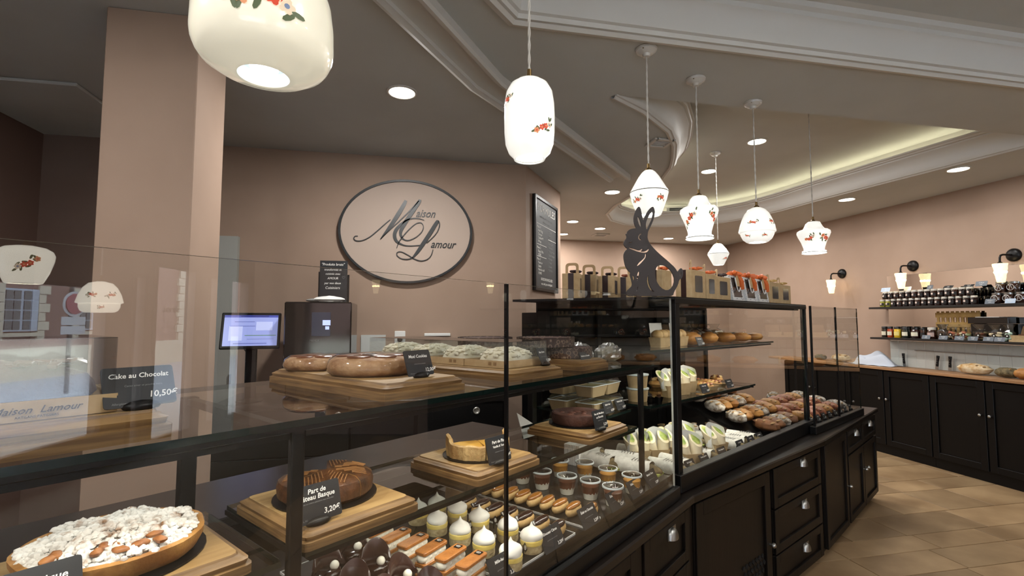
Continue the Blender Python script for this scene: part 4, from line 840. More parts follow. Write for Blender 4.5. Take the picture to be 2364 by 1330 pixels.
# top shelf: kraft cartons with rolls, buns
for k, (u, v) in enumerate([(.36, .30), (.48, .34), (.60, .32)]):
    t = thing('roll_carton', 'kraft carton of soft rolls on the top shelf, %s' % ['left one at the corner post', 'middle one with white paper', 'right one beside the buns'][k], 'carton', F2.w(u, v, Z2T), F2.rz, 'kraft cartons of rolls')
    MB().loft([[(x*s, y*s, z) for x, y in rrect(.10, .075, .004, 1)] for s, z in ((.82, 0), (1, .055))], True, False).build('kraft_carton', KRAFT, t)
    for j in (-1, 1): MB().ell((j*.022, .0, .066), (.024, .034, .028), 12, 8, seed=j).build('soft_roll', mat('soft_roll', '#d8b987', .5, c2='#c49a5c', vs=10), t, smooth=60)
    MB().loft([[(x*.8, .03+.01*s, .05+s*.08) for x in (-.045, -.03, 0, .03, .045)] for s in (0, .5, 1)], False, False, closed=False).build('paper_flap', PAPER, t, smooth=60)
for k in range(9):
    u = .74+.115*k; v = .32+(.10 if k % 2 else 0)
    loaf(F2, u, v, Z2T, 20*k, .135, .105, .062-.002*k, (LOAFG, CRUSTP, LOAFG, FLOUR)[k % 4], 60+k, '%s round bun on the top shelf, %s from the kraft cartons' % (('glazed', 'pale', 'golden', 'floury')[k % 4], ORD[k]), 'round_bun', 'round buns on the top shelf', 0, .05)
for k in range(6):
    t = thing('wrapped_bread', 'bread in crinkled clear film behind the buns, %s along the top shelf' % ORD[k], 'bread', F2.w(.78+.15*k, .55, Z2T), F2.rz+k, 'film-wrapped breads on the top shelf')
    MB().ell((0, 0, .035), (.075, .05, .042), 16, 9, noise=.05, flat=.034, seed=k).build('bread', (LOAFG, LOAFB, CRUSTP)[k % 3], t, smooth=50)
    MB().loft([[((.078*q)*cos(a)*(1+.05*sin(5*a+z*90)), (.053*q)*sin(a)*(1+.05*sin(7*a+z*50)), z) for a in [2*PI*i/24 for i in range(24)]] for q, z in ((.9, .001), (1.04, .03), (.9, .07), (.3, .092), (.55, .12))], False, False).build('film', SHELL, t)
price_tag(F2, .66, .215, Z2T, 'black tag before the rolls on the top shelf', tl('Petits Pains', '2,50€', .009), .075, .05, 22, 0, 'tags in the black case', False)
price_tag(F2, .62, .175, Z2M, 'black tag before the wraps on the middle shelf', tl('Wrap Poulet', '4,80€', .009), .085, .05, 22, 0, 'tags in the black case', False)
price_tag(F2, .93, .175, Z2M, 'black tag before the glazed slices on the middle shelf', tl('Tartes Fines', '4,20€', .009), .085, .05, 22, 0, 'tags in the black case', False)
for k, u in enumerate((.17, .31, .50, .72, .86, .98)): price_tag(F2, u, .03, Z2+.02, 'black tag on the floor of the black case, %s from the corner post' % ORD[k], tl(['Pain Suédois', 'Parisien Jambon', 'Wrap Végétarien', 'Le Poulet', 'Le Thon', 'Le Fermier'][k], '4,80€', .009), .085, .05, 26, 0, 'tags in the black case', False)
# --- run 3 brioches
n = 0
for r_ in range(3):
    for k in range(6):
        u = .10+.145*k; v = .12+.13*r_; m = PINK if (r_+k) % 3 else LOAFG
        if k == 5: m = FLOUR
        loaf(F3, u, v, Z3+.02*r_, 70+rg.uniform(-10, 10), .165, .09, .055, m, 80+n, '%s in the end display, %s row from the glass, %s along' % ('praline brioche' if m is PINK else 'golden brioche' if m is LOAFG else 'seed-crusted roll', ORD[r_], ORD[k]), 'brioche', 'brioches in the end display', 4); n += 1
MB().box((.5, .33, .81), (.98, .30, .03)).build('tray_riser', BLACK, c3)
loaf(F3, .62, .50, Z3+.02, 20, .19, .10, .07, FLOUR, 99, 'dark floury loaf lying alone at the back of the end display', 'loaf')
for k in range(8): price_tag(F3, .06+.115*k, .03, Z3, 'small black tag along the end display, %s from the black frame' % ORD[k], [('Brioche', .009, 0, .66, CHALK, 'CENTER'), ('2,40€', .009, .1, .2, CHALK, 'LEFT')], .06, .042, 24, 0, 'tags along the end display', True)
# --- kraft salad boxes and tubs on the short shelf at the bend
def salad_box():
    t = thing('salad_box', '', 'food box', (0, 0, 0), 0, 'kraft salad boxes with clear lids')
    MB().loft([[(x*s, y*s, z) for x, y in rrect(.135, .10, .01, 2)] for s, z in ((.80, 0), (1, .045))], True, False).build('kraft_body', mat('kraft_grey', '#9c8a68', .7), t)
    MB().box((0, 0, .03), (.105, .075, .03)).build('salad', mat('salad_mix', '#6b6a48', .6, c2='#8f7f58', vs=40), t)
    MB().loft([[(x*s, y*s, z) for x, y in rrect(.135, .10, .01, 2)] for s, z in ((1.02, .046), (1.0, .05), (.82, .07), (.78, .07))], False, True).build('clear_lid', PLAS, t)
    MB().loft([[(x*s, y*s, .0465+k*.003) for x, y in rrect(.137, .102, .01, 2)] for k, s in ((0, 1.03), (1, 1.03), (1, .97))], False, False).build('lid_rim', mat('lid_plastic', '#c9d2d2', .12, spec=.8), t)
    return t
pb = salad_box(); n = 0
for k, (u, v, lev) in enumerate([(.955, .31, 0), (1.075, .31, 0), (.955, .46, 0), (1.075, .46, 0), (.955, .32, 1), (1.08, .32, 1), (.96, .47, 1)]):
    o = pb if k == 0 else copy_tree(pb); o.location = F1.w(u, v, 1.096+.073*lev); o.rotation_euler = (0, 0, F1.rz+R(3*(k % 3)-3)); o['label'] = 'kraft salad box with clear lid, %s layer, %s' % (('lower', 'upper')[lev], ['front left', 'front right', 'back left', 'back right', 'front left', 'front right', 'back left'][k])
for k in range(2):
    t = thing('paper_tub', 'round kraft tub with white rim, %s of the stacked pair' % ('lower', 'upper')[k], 'tub', F2.w(.13, .29, Z2M+.068*k), 0, 'stacked kraft tubs')
    MB().lathe([(.045, 0), (.052, .06)], 28).build('tub_body', KRAFT, t, smooth=50); MB().lathe([(.053, .058), (.056, .06), (.056, .066), (.05, .067), (.02, .066)], 28).build('lid', mat('lid_plastic', '#c9d2d2', .12, spec=.8), t, smooth=50)
for k, u in enumerate((.97, 1.08)): price_tag(F1, u, .235, 1.096, 'black tag on the short shelf, %s' % ['before the left salad boxes', 'before the right salad boxes', 'before the kraft tubs'][k], tl(['Salade César', 'Poké du Chef', 'Soupe'][k], '6,50€', .009), .08, .05, 20, 0, 'tags on the short shelf', False)
# cellophane bags at the end of the top shelf
FILM = SHELL
for k, (u, v, s) in enumerate([(.82, .30, 1.0), (.90, .42, 1.15), (.80, .52, .9), (.97, .24, .9)]):
    t = thing('cellophane_bag', 'crinkled clear bag of bread on the top shelf, %s' % ['beside the brown moulds', 'largest in the middle', 'at the back', 'at the end of the shelf'][k], 'bag', F1.w(u, v, ZT), F1.rz+k, 'clear bags at the shelf end')
    MB().ell((0, 0, .03), (.055*s, .045*s, .035*s), 14, 8, noise=.06, flat=.029, seed=k).build('bread', mat('pale_bread', '#b9ad94', .7, c2='#8f8266', vs=25), t, smooth=50)
    MB().ell((0, 0, .034), (.068*s, .056*s, .048*s), 28, 16, noise=.075, flat=.033, seed=k+9, nf=19).build('film', glass('crinkled_film', .38, (.8, .82, .8), .32), t)
# ================================================================ ON TOP OF THE BLACK CASE
ZB = 1.607
RIB = mat('brown_ribbon', '#2a1310', .4); ORR = mat('orange_ribbon', '#d0662c', .5); WINB = mat('box_window', '#4b4645', .1, spec=.9)
def gift_box(u, v, w, d, h, lab, ribbon=True, window=True, handle=.055, bow=None, turn=0):
    t = thing('gift_box', lab, 'gift box', F2.w(u, v, ZB), F2.rz+R(turn), 'kraft handle boxes on the black case')
    MB().box((0, 0, h/2), (w, d, h)).build('box_body', KRAFT, t, bevel=.0015)
    if window: MB().prism(rrect(w*.52, h*.58, .006, 2), 0, .0012).build('window', WINB, t, (0, -d/2-.0002, h*.52)).rotation_euler = (R(90), 0, 0)
    # arched handle: thick loop along u
    n = 14; hw = .066; out = rrect(hw, handle*2, .018, 4); inn = rrect(hw-.026, handle*2-.026, .010, 4)
    mb = MB(); m_ = len(out); f = [(x, -.0018, h+y) for x, y in out]; g_ = [(x, -.0018, h+y) for x, y in inn]; f2 = [(x, .0018, z) for x, _, z in f]; g2 = [(x, .0018, z) for x, _, z in g_]
    vs = f+g_+f2+g2; fs = []
    for i in range(m_):
        j = (i+1) % m_; fs += [(i, j, m_+j, m_+i), (2*m_+i, 3*m_+i, 3*m_+j, 2*m_+j), (i, 2*m_+i, 2*m_+j, j), (m_+i, m_+j, 3*m_+j, 3*m_+i)]
    mb.add(vs, fs); hd = mb.build('handle', mat('kraft_pale', '#b79b74', .75), t); hd.rotation_euler = (0, 0, R(90) if turn else R(35))
    if ribbon:
        MB().box((0, 0, h/2+.0005), (w+.0015, d*.32, h+.001)).build('ribbon', RIB, t)
    if bow is not None:
        mb = MB()
        for k in range(4):
            a = k*1.6+.4; mb.ell((.030+.018*cos(a), -.014+.012*sin(a), h+.010+.005*(k % 2)), (.020, .007, .008), 9, 5, rz=a, noise=.15, seed=k)
        mb.ell((.030, -.014, h+.010), (.009, .009, .009), 8, 5); mb.build('bow', bow, t, smooth=50)
    return t
gift_box(-.15, .47, .09, .085, .122, 'kraft handle box at the far left of the row, partly behind the menu wall', bow=RIB, turn=32)
gift_box(-.03, .46, .10, .085, .122, 'kraft handle box second from the far left', bow=RIB, turn=30)
gift_box(.11, .45, .11, .09, .124, 'kraft handle box with dark window edge, third from the far left', bow=RIB, turn=24)
gift_box(.245, .44, .09, .09, .124, 'kraft handle box with copper bow just left of the rabbit', bow=mat('copper_ribbon', '#8a4a34', .4), handle=.062, turn=30)
gift_box(.36, .42, .08, .085, .122, 'kraft handle box seen behind the rabbit chest', bow=RIB, turn=30)
gift_box(.08, .13, .085, .085, .128, 'kraft handle box framed by the rabbit tail curve', window=False, bow=ORR)
gift_box(.33, .10, .145, .085, .142, 'large kraft window box right behind the rabbit tail', bow=ORR, handle=.056)
gift_box(.475, .10, .115, .08, .132, 'narrow kraft window box next to the large one', ribbon=False, bow=ORR)
gift_box(.635, .11, .17, .08, .128, 'kraft window box left of the white bags', ribbon=False, bow=RIB, handle=.045)
gift_box(1.37, .11, .19, .09, .136, 'kraft window box right of the white bags', ribbon=False, bow=mat('gold_ribbon', '#b9975a', .5))
gift_box(1.585, .12, .19, .09, .13, 'kraft window box at the right end of the row', ribbon=False, bow=mat('gold_ribbon', '#b9975a', .5))
def pattern_mat():
    m = bpy.data.materials.new('patterned_paper'); m.use_nodes = True; nt = m.node_tree; p = nt.nodes['Principled BSDF']; p.inputs['Roughness'].default_value = .6
    tc = nt.nodes.new('ShaderNodeTexCoord'); v = nt.nodes.new('ShaderNodeTexVoronoi'); v.inputs['Scale'].default_value = 90; nt.links.new(tc.outputs['Object'], v.inputs['Vector'])
    r = nt.nodes.new('ShaderNodeValToRGB'); r.color_ramp.elements[0].position = .22; r.color_ramp.elements[0].color = lin('#4a4f66'); r.color_ramp.elements[1].position = .34; r.color_ramp.elements[1].color = lin('#dcdcda')
    nt.links.new(v.outputs['Distance'], r.inputs[0]); nt.links.new(r.outputs[0], p.inputs['Base Color']); return m
PATT = pattern_mat()
for k in range(3):
    t = thing('patterned_bag', 'white star-patterned window bag with orange bow, %s of the three' % ['left', 'middle', 'right'][k], 'gift bag', F2.w(.82+.185*k, .10, ZB), F2.rz, 'white patterned bags')
    sh = .02; h = .145; w = .15
    def P(x, z, y): return (x-.03*z/h+(0), y+(z/h)*.012*(1 if y < 0 else -1), z)
    mb = MB()
    for (a0, a1, b0, b1) in ((-w/2, w/2, 0, .024), (-w/2, -w/2+.022, .024, h), (w/2-.022, w/2, .024, h), (-w/2+.022, w/2-.022, h-.012, h)):
        mb.quad(P(a0, b0, -.035), P(a1, b0, -.035), P(a1, b1, -.035), P(a0, b1, -.035))
    mb.quad(P(-w/2, 0, .035), P(w/2, 0, .035), P(w/2, h, .035), P(-w/2, h, .035)); mb.quad(P(-w/2, 0, -.035), P(-w/2, h, -.035), P(-w/2, h, .035), P(-w/2, 0, .035)); mb.quad(P(w/2, 0, -.035), P(w/2, h, -.035), P(w/2, h, .035), P(w/2, 0, .035)); mb.build('bag_body', PATT, t)
    MB().quad(P(-w/2+.02, .022, -.034), P(w/2-.02, .022, -.034), P(w/2-.02, h-.01, -.034), P(-w/2+.02, h-.01, -.034)).build('window', WINB, t)
    MB().ell((-.005, 0, .03), (.045, .02, .03), 10, 6, noise=.1, seed=k).build('chocolates', CHOCM, t, smooth=50)
    MB().box((-.02, -.039, h-.03), (.05, .002, .06)).build('kraft_label', KRAFT, t)
    MB().tube([(-.045+.09*q-.02, -.042, h-.015-.075*sin(PI*q)) for q in [i/12 for i in range(13)]], .0032, 6).build('rope_handle', PAPER, t, smooth=60)
    mb = MB()
    for j in range(5): mb.ell((-.03+.03*cos(j*1.3), -.02+.02*sin(j*1.3), h+.008+.008*(j % 2)), (.028, .011, .013), 9, 5, rz=j*1.3, noise=.15, seed=j+k)
    for j in range(2): mb.tube([(-.02+.02*j, -.035, h+.005), (.0+.02*j, -.045, h-.03), (.012+.02*j, -.043, h-.075)], .009, 5)
    mb.build('bow', ORR, t, smooth=50)
# --- rabbit silhouette
def drawing(loops, k, cx, cy, depth):
    cu = bpy.data.curves.new('shape', 'CURVE'); cu.dimensions = '2D'; cu.fill_mode = 'BOTH'; cu.extrude = depth/2; cu.bevel_depth = .0006
    for lp in loops:
        sp = cu.splines.new('POLY'); sp.points.add(len(lp)-1); sp.use_cyclic_u = True
        for i, (x, y) in enumerate(lp): sp.points[i].co = ((x-cx)*k, (cy-y)*k, 0, 1)
    o = bpy.data.objects.new('shape', cu); me = bpy.data.meshes.new_from_object(o); bpy.data.objects.remove(o); bpy.data.curves.remove(cu); return me
def smooth_loop(pts, n=1):
    for _ in range(n):
        out = []
        for i, p in enumerate(pts):
            q = pts[(i+1) % len(pts)]; out += [(p[0]*.75+q[0]*.25, p[1]*.75+q[1]*.25), (p[0]*.25+q[0]*.75, p[1]*.25+q[1]*.75)]
        pts = out
    return pts
body = [(1340, 335), (1318, 360), (1296, 415), (1289, 465), (1300, 515), (1316, 546), (1275, 549), (1245, 560), (1228, 578), (1225, 598), (1211, 598), (1222, 614), (1221, 640), (1201, 665), (1191, 692), (1204, 716), (1222, 735), (1232, 738), (1202, 765), (1190, 800), (1194, 850), (1208, 912), (1235, 952), (1256, 968), (1244, 980), (1262, 1040), (1268, 1088), (1240, 1118), (1214, 1138), (1212, 1186), (1300, 1186), (1385, 1186), (1420, 1186), (1520, 1188), (1642, 1188), (1652, 1150), (1690, 1085), (1702, 1034), (1728, 1020), (1742, 980), (1738, 940), (1722, 924), (1703, 944), (1690, 966), (1670, 925), (1605, 862), (1525, 792), (1462, 726), (1430, 680), (1415, 640), (1419, 595), (1424, 572), (1450, 524), (1480, 452), (1491, 392), (1483, 352), (1470, 337), (1438, 362), (1400, 422), (1381, 478), (1371, 440), (1365, 400), (1356, 352)]
holes = [[(1330, 422), (1324, 460), (1338, 508), (1357, 542), (1361, 505), (1350, 460)], [(1476, 372), (1440, 410), (1411, 468), (1400, 520), (1409, 566), (1430, 522), (1466, 450)], [(1347, 598), (1330, 618), (1328, 644), (1345, 662), (1368, 654), (1350, 645), (1341, 628), (1350, 608), (1372, 594), (1360, 592)],
         [(1240, 722), (1262, 732), (1292, 738), (1338, 757), (1366, 738), (1372, 744), (1352, 766), (1392, 766), (1436, 734), (1422, 766), (1392, 782), (1330, 772), (1272, 750), (1244, 738)], [(1392, 786), (1388, 822), (1360, 850), (1332, 872), (1308, 908), (1332, 898), (1368, 862), (1400, 822), (1404, 786)],
         [(1268, 985), (1290, 1008), (1284, 1050), (1274, 1030)], [(1322, 960), (1338, 952), (1330, 1008), (1312, 1058), (1308, 1010)], [(1500, 902), (1545, 892), (1590, 908), (1640, 962), (1664, 1038), (1640, 1108), (1590, 1140), (1530, 1112), (1487, 1042), (1478, 962)], [(1420, 980), (1418, 1052), (1440, 1118), (1482, 1154), (1440, 1142), (1410, 1090), (1402, 1030)], [(1300, 1140), (1322, 1085), (1318, 1120), (1308, 1142)], [(1726, 945), (1714, 985), (1706, 1010), (1724, 990)], [(1228, 662), (1252, 682), (1282, 662), (1256, 694)]]
k_ = 2.22/1130/4.434*1.05
me = drawing([smooth_loop(body)]+[smooth_loop(h) for h in holes], k_, 1465, 1186, .008); me.materials.append(mat('rabbit_brown', '#2b2220', .5))
rb = link('rabbit_silhouette', me); rb.rotation_euler = (R(90), 0, R(-14)); p_ = F2.w(-.10, .05, ZB); rb.location = (p_[0], p_[1], ZB)
tag(rb, 'flat dark brown cut-out rabbit standing on the corner of the black case', 'rabbit figure')
# ================================================================ RIGHT WALL
XW = 5.55; SH = mat('shelf_black', '#100e0d', .4)
mir = struct(MB().box((XW-.006, 2.9, 1.645), (.012, 3.78, .755)).build('mirror', [mat('mirror_silver', '#d8d8d6', .02, metal=1)])); tag(mir, 'frameless wall mirror behind the jar shelves', 'mirror'); mir['kind'] = 'thing'
# tiles
tw = struct(MB().box((XW-.003, 2.9, 1.12), (.006, 3.78, .30)).build('wall_tiling', mat('grout', '#c4c5bd', .6)))
TILE = mat('glazed_tile', '#cccdc5', .25, c2='#c4c5bd', vs=6, rnd=.04)
me = MB().box((0, 0, 0), (.007, .0985, .0985)).mesh('tile', TILE, bevel=.001)
for j in range(3):
    for k in range(38): link('tile', me, tw, (XW-.008, 4.742-.0995*k, 1.022+.0995*j))
rail = tag(MB().box((XW-.018, 3.2, 1.165), (.012, 2.6, .008)).build('wall_rail', STEEL, bevel=.001), 'thin steel rail along the white tiles above the bread', 'rail')
# shelves
for z, lab in ((1.655, 'long black wall shelf holding two layers of jam jars'), (1.305, 'long black wall shelf holding honey jars and sweet bags')): tag(MB().box((XW-.125, 2.8, z-.011), (.25, 4.06, .022)).build('wall_shelf', SH, bevel=.002), lab, 'shelf')
# base cabinets and worktop
wt = tag(MB().box(((5.2+XW)/2, 2.9, .96), (XW-5.2, 7.0, .03)).build('wood_worktop', mat('oak_worktop', '#a87f58', .45, c2='#8d6745', vs=5, stretch=(8, 1, 8)), bevel=.003), 'long oak worktop over the black wall cabinets', 'worktop')
BCAB = mat('black_cabinet', '#050404', .45, spec=.25)
ys = [6.12, 5.12, 4.12, 3.12, 2.12, 1.12, .12, -.6]
for k in range(6):
    y1, y0 = ys[k], ys[k+1]; t = thing('wall_cabinet', 'black base cabinet with two panelled doors, %s' % ['deepest behind the end display glass', 'facing the counter end', 'nearest the photo edge with two knobs', 'past the photo edge, first', 'past the photo edge, second', 'past the photo edge, third'][k], 'cabinet', (5.24, y1, 0), R(-90), 'black cabinets along the right wall')
    MB().box((.5, .155, .52), (.998, .30, .84)).build('body', BCAB, t); MB().box((.5, .16, .05), (.998, .29, .1)).build('plinth', BCAB, t)
    for j in range(2):
        d = shaker('door', t, .5*j+.004, .5*j+.496, .11, .935, .005, BCAB, .06); knob(d, .46 if j == 0 else .54, -.02, .62, .014)
# ---- jars
def jar(name, r, h, fill, lidm, labm, w=None):
    t = thing(name, '', 'jar', (0, 0, 0), R(-90), None)
    MB().lathe([(r*.93, 0), (r, .004), (r, h*.68), (r*.86, h*.78), (r*.86, h*.8)], 16).build('jar_body', fill, t, smooth=50)
    MB().lathe([(r*.92, h*.79), (r*.93, h*.97), (r*.85, h)], 16).build('lid', lidm, t, smooth=40)
    mb = MB(); rings = [[((r+.0008)*cos(a), (r+.0008)*sin(a), z) for a in [R(-150)+R(120)*i/8 for i in range(9)]] for z in (h*.2, h*.55)]; mb.loft(rings, False, False, closed=False); mb.build('paper_label', labm, t); return t
JAM = mat('dark_jam', '#1d0c0b', .12, coat=.8); JAMB = mat('brown_jam', '#33190f', .12, coat=.8); HON = mat('olive_spread', '#8d8a2e', .15, coat=.8); LIDW = mat('jar_lid_white', '#cfc9bd', .4); LIDK = mat('jar_lid_black', '#141210', .35); LABK = mat('label_dark', '#17110f', .6); LABW = mat('label_cream', '#ded8c0', .7)
protos = {}
def put_jar(kind, args, x, y, z, lab, group, seal=False):
    if kind not in protos:
        t = jar(kind, *args); protos[kind] = t
        if seal: MB().lathe([(.010, 0), (.010, .001)], 10).build('round_seal', mat('seal_pink', '#e0c9bd', .6), t, (0, -args[0]-.001, args[1]*.42)).rotation_euler = (R(90), 0, 0)
    else: t = copy_tree(protos[kind])
    t.location = (x, y, z); t['label'] = lab; t['group'] = group; return t
SZ = 1.656
for lev in range(2):
    for k in range(15 if lev == 0 else 14):
        y = 4.735-.068*k-(.035 if lev else 0); kind = ('olive_jar' if lev == 0 and k < 2 else ('brown_jam_jar' if (k+lev) % 3 == 0 else 'jam_jar'))
        put_jar(kind, {'olive_jar': (.029, .085, HON, LIDW, LABK), 'brown_jam_jar': (.030, .088, JAMB, LIDW, LABK), 'jam_jar': (.030, .088, JAM, LIDW, LABK)}[kind], 5.40, y, SZ+.0885*lev if lev else SZ, '%s jar in the %s layer of the jar shelf, %s from the far end' % ({'olive_jar': 'olive-green', 'brown_jam_jar': 'brown jam', 'jam_jar': 'dark jam'}[kind], ('lower', 'upper')[lev], ORD[k]), 'jars stacked on the upper wall shelf', True)
for k in range(5):
    t = thing('ribboned_jar', 'large jar tied with white string near the third sconce, %s' % ['lower left', 'lower middle', 'lower right', 'upper left', 'upper right'][k], 'jar', (5.42, 3.60-.095*(k if k < 3 else k-2.6), SZ+.005+(.10 if k > 2 else 0)), 0, 'string-tied jars')
    MB().lathe([(.040, 0), (.043, .004), (.043, .075), (.038, .082)], 18).build('jar_body', JAMB, t, smooth=50); MB().lathe([(.041, .08), (.042, .096), (.038, .098)], 18).build('lid', STEEL, t, smooth=40)
    mb = MB(); mb.tube([(-.046, .028*cos(a), .045+.028*sin(a)) for a in [2*PI*i/16 for i in range(17)]], .0016, 5); mb.tube([(-.047, .012, .02), (-.047, -.004, .07), (-.047, -.014, .03)], .0016, 5); mb.build('white_string', PAPER, t)
hy = [('pale_honey_jar', (.030, .125, mat('honey_dark', '#241a0a', .15, coat=.8), LIDK, LABW), 'jar with pale label and dark base', 4.73), ('red_preserve_jar', (.030, .125, mat('preserve_red', '#a33d1a', .15, coat=.8), LIDK, LABW), 'jar of red preserve', 4.66), ('yellow_curd_jar', (.034, .125, mat('curd_yellow', '#d8b021', .15, coat=.8), LIDK, mat('label_yellow', '#e6d27a', .7)), 'jar of bright yellow curd', 4.575), ('green_jar', (.036, .120, mat('olive_dark', '#1b1f14', .15, coat=.8), LIDK, LABW), 'jar of dark olives', 4.48), ('wide_brown_jar', (.042, .120, mat('brown_dark', '#2a120e', .15, coat=.8), LIDK, LABW), 'wide jar with cream label', 4.37), ('slim_brown_jar', (.026, .115, JAMB, LIDK, LABK), 'slim brown jar', 4.29), ('pink_label_jar', (.040, .120, JAMB, LIDW, mat('label_pink', '#bfa39a', .7)), 'jar with a dusty pink label', 4.20)]
for nm, a, lab, y in hy: put_jar(nm, a, 5.40, y, 1.306, lab+' on the lower wall shelf', 'jars on the lower wall shelf')
# ---- bags of sweets
def sweet_bag(y, s, col, lab, dark=False):
    t = thing('sweet_bag', lab, 'bag', (5.41, y, 1.306), 0, 'clear bags of sweets on the lower shelf')
    rg = random.Random(int(y*100))
    for k in range(16): MB().ell((rg.uniform(-.02, .02)*s, rg.uniform(-.035, .035)*s, .018+.011*(k//3)), (.018*s, .020*s, .014), 7, 5, noise=.15, seed=k).build('sweet', col[k % len(col)], t, smooth=50)
    MB().loft([[(x*q, yy*q*(1+.1*sin(i*2.1+z*60)), z) for i, (x, yy) in enumerate(rrect(.062*s, .10*s, .02, 4))] for q, z in ((.9, 0), (1.05, .03), (1.05, .085), (.55, .105), (.75, .125), (1.15, .155))], True, False).build('clear_film', SHELL if not dark else glass('smoky_film', .2, (.35, .33, .3), .2), t)
    mb = MB(); mb.lathe([(.016, 0), (.018, .001)], 8); o = mb.build('logo_seal', LOGO, t, (-.037*s, 0, .05)); o.rotation_euler = (0, R(-90), 0)
    MB().lathe([(.007, 0), (.007, .0016)], 8).build('seal_dot', CHALK, o)
sw1 = [mat('sweet_coral', '#b5694a', .4), mat('sweet_cream', '#d9c6a0', .4), mat('sweet_brown', '#5a3420', .4)]
sweet_bag(4.10, .85, [SEED, CHOCM], 'dark slim bag left of the clear sweet bags', True)
sweet_bag(4.0, 1.0, sw1, 'clear bag of coral and cream sweets, left of the row')
sweet_bag(3.88, 1.0, [sw1[0], sw1[1], LEAFM if 0 else mat('sweet_green', '#7d8a5a', .4)], 'clear bag of mixed coloured sweets, second in the row')
sweet_bag(3.75, 1.05, [SEED, CHOCM, sw1[2]], 'clear bag of brown sweets with round seal, third in the row')
sweet_bag(3.62, 1.0, [CHOC, sw1[1]], 'clear bag of striped biscuits, fourth in the row')
sweet_bag(3.52, .8, [mat('mint_green', '#b9d3bd', .4)], 'small bag of mint-green sweets beside the kraft trays')
for k, y in enumerate((2.9, 2.6, 1.9, 1.5, 1.1)): sweet_bag(y, 1.0, sw1, 'clear sweet bag beyond the photo edge, %s of five' % ORD[k])
for k, y in enumerate((3.40, 3.24)):
    t = thing('kraft_tray', 'open kraft tray with slanted lid on the lower shelf, %s' % ['left', 'right'][k], 'tray', (5.42, y, 1.306), 0, 'kraft trays on the lower shelf')
    MB().loft([[(x*s, y_*s, z) for x, y_ in rrect(.16, .15, .004, 1)] for s, z in ((.9, .02), (1, .06))], True, False).build('tray_body', KRAFT, t); MB().box((0, 0, .01), (.17, .16, .02)).build('tray_base', KRAFT, t)
    MB().box((.07, .0, .10), (.004, .15, .09), M=Matrix.Rotation(R(25), 3, 'Y')).build('tray_lid', KRAFTD, t)
    for j in range(3): MB().box((-.02+.02*j, 0, .062), (.012, .09, .012), rz=.3*j).build('chocolate_bar', CHOCM, t, bevel=.002)
# slats placed behind the bags in place of a rack reflected in the mirror
t = thing('reflected_rack', 'pale wooden slats standing in for the rack reflected in the wall mirror', 'crate', (5.50, 4.02, 1.306)); PINE = mat('pine', '#c9a362', .6, c2='#b08a4a', vs=10)
for k in range(3): MB().box((0, 0, .05+.10*k), (.012, .42, .05)).build('slat', PINE, t, bevel=.001)
for k in range(9): MB().box((.008, -.19+.0475*k, .15), (.01, .025, .28)).build('slat', PINE, t, bevel=.001)
# shelf tags
def wall_tag(y, z, lab, w=.075, h=.05, m=None, x=5.315, txt='Confiture', tilt=20):
    t = thing('shelf_tag', lab, 'price tag', (x, y, z), R(-90), 'tags on the wall shelves'); a = R(tilt); M = Matrix.Rotation(-a, 3, 'X')
    card = MB(); f = [M @ Vector((q, -.001, r+h/2)) for q, r in rrect(w, h, .003, 1)]; b = [M @ Vector((q, .001, r+h/2)) for q, r in rrect(w, h, .003, 1)]; card.loft([f, b]); card.build('card', m or mat('tag_grey', '#59616b', .35), t)
    p = M @ Vector((0, -.0016, h*.6)); text(txt, .011, t, tuple(p), (R(90)-a, 0, 0), CHALK, 'CENTER', .1, 0, 0)
    p = M @ Vector((0, -.0016, h*.25)); text('5,90€', .010, t, tuple(p), (R(90)-a, 0, 0), CHALK, 'CENTER', .1, 0, 0)
wall_tag(4.70, SZ+.177, 'pale blue card standing on the far end of the jars', .11, .05, mat('tag_pale', '#a9b9cd', .3), 5.40, 'Miel')
wall_tag(4.44, SZ+.177, 'white folded card on top of the jars below the second sconce', .08, .045, PAPER, 5.40, 'Pâtes')
wall_tag(4.20, SZ+.177, 'small grey card on top of the jars, middle', .06, .045, None, 5.40, 'Fruits')
wall_tag(4.03, SZ+.177, 'black card lying on the jars, left of two', .09, .035, SLATE, 5.41, 'Noix', 45)
wall_tag(3.84, SZ+.177, 'black card lying on the jars, right of two', .09, .035, SLATE, 5.41, 'Abricot', 45)
wall_tag(3.72, SZ+.177, 'wide grey card standing on the jars near the string-tied jars', .10, .05, None, 5.40, 'Confitures')
wall_tag(3.60, SZ, 'grey card in front of the large jars', .08, .05); wall_tag(3.44, SZ, 'pale card in front of the large jars', .08, .045, mat('tag_pale', '#a9b9cd', .3))
for k, y in enumerate((4.20, 4.03, 3.88, 3.76, 3.63, 3.54)): wall_tag(y, 1.306, 'grey card along the lower shelf edge, %s from the far end' % ORD[k], .085, .042, None, 5.312, ['Miel', 'Bonbons', 'Guimauves', 'Nougat', 'Sablés', 'Menthe'][k])
for k, (y, z) in enumerate(((3.33, 1.50), (3.20, 1.50))): wall_tag(y, z-.03, 'black card above the kraft trays, %s' % ['left', 'right'][k], .085, .05, SLATE, 5.45, 'Chocolat')
t = thing('black_box', 'black box with a white top lying on the sweet bags', 'box', (5.47, 3.70, 1.47), 0); MB().box((0, 0, .03), (.10, .34, .06)).build('box_body', LOGO, t, bevel=.003); MB().box((0, .0, .062), (.10, .20, .006)).build('white_top', PAPER, t)
MB().box((0, .0, -.082), (.08, .30, .16)).build('box_stand', LOGO, t)
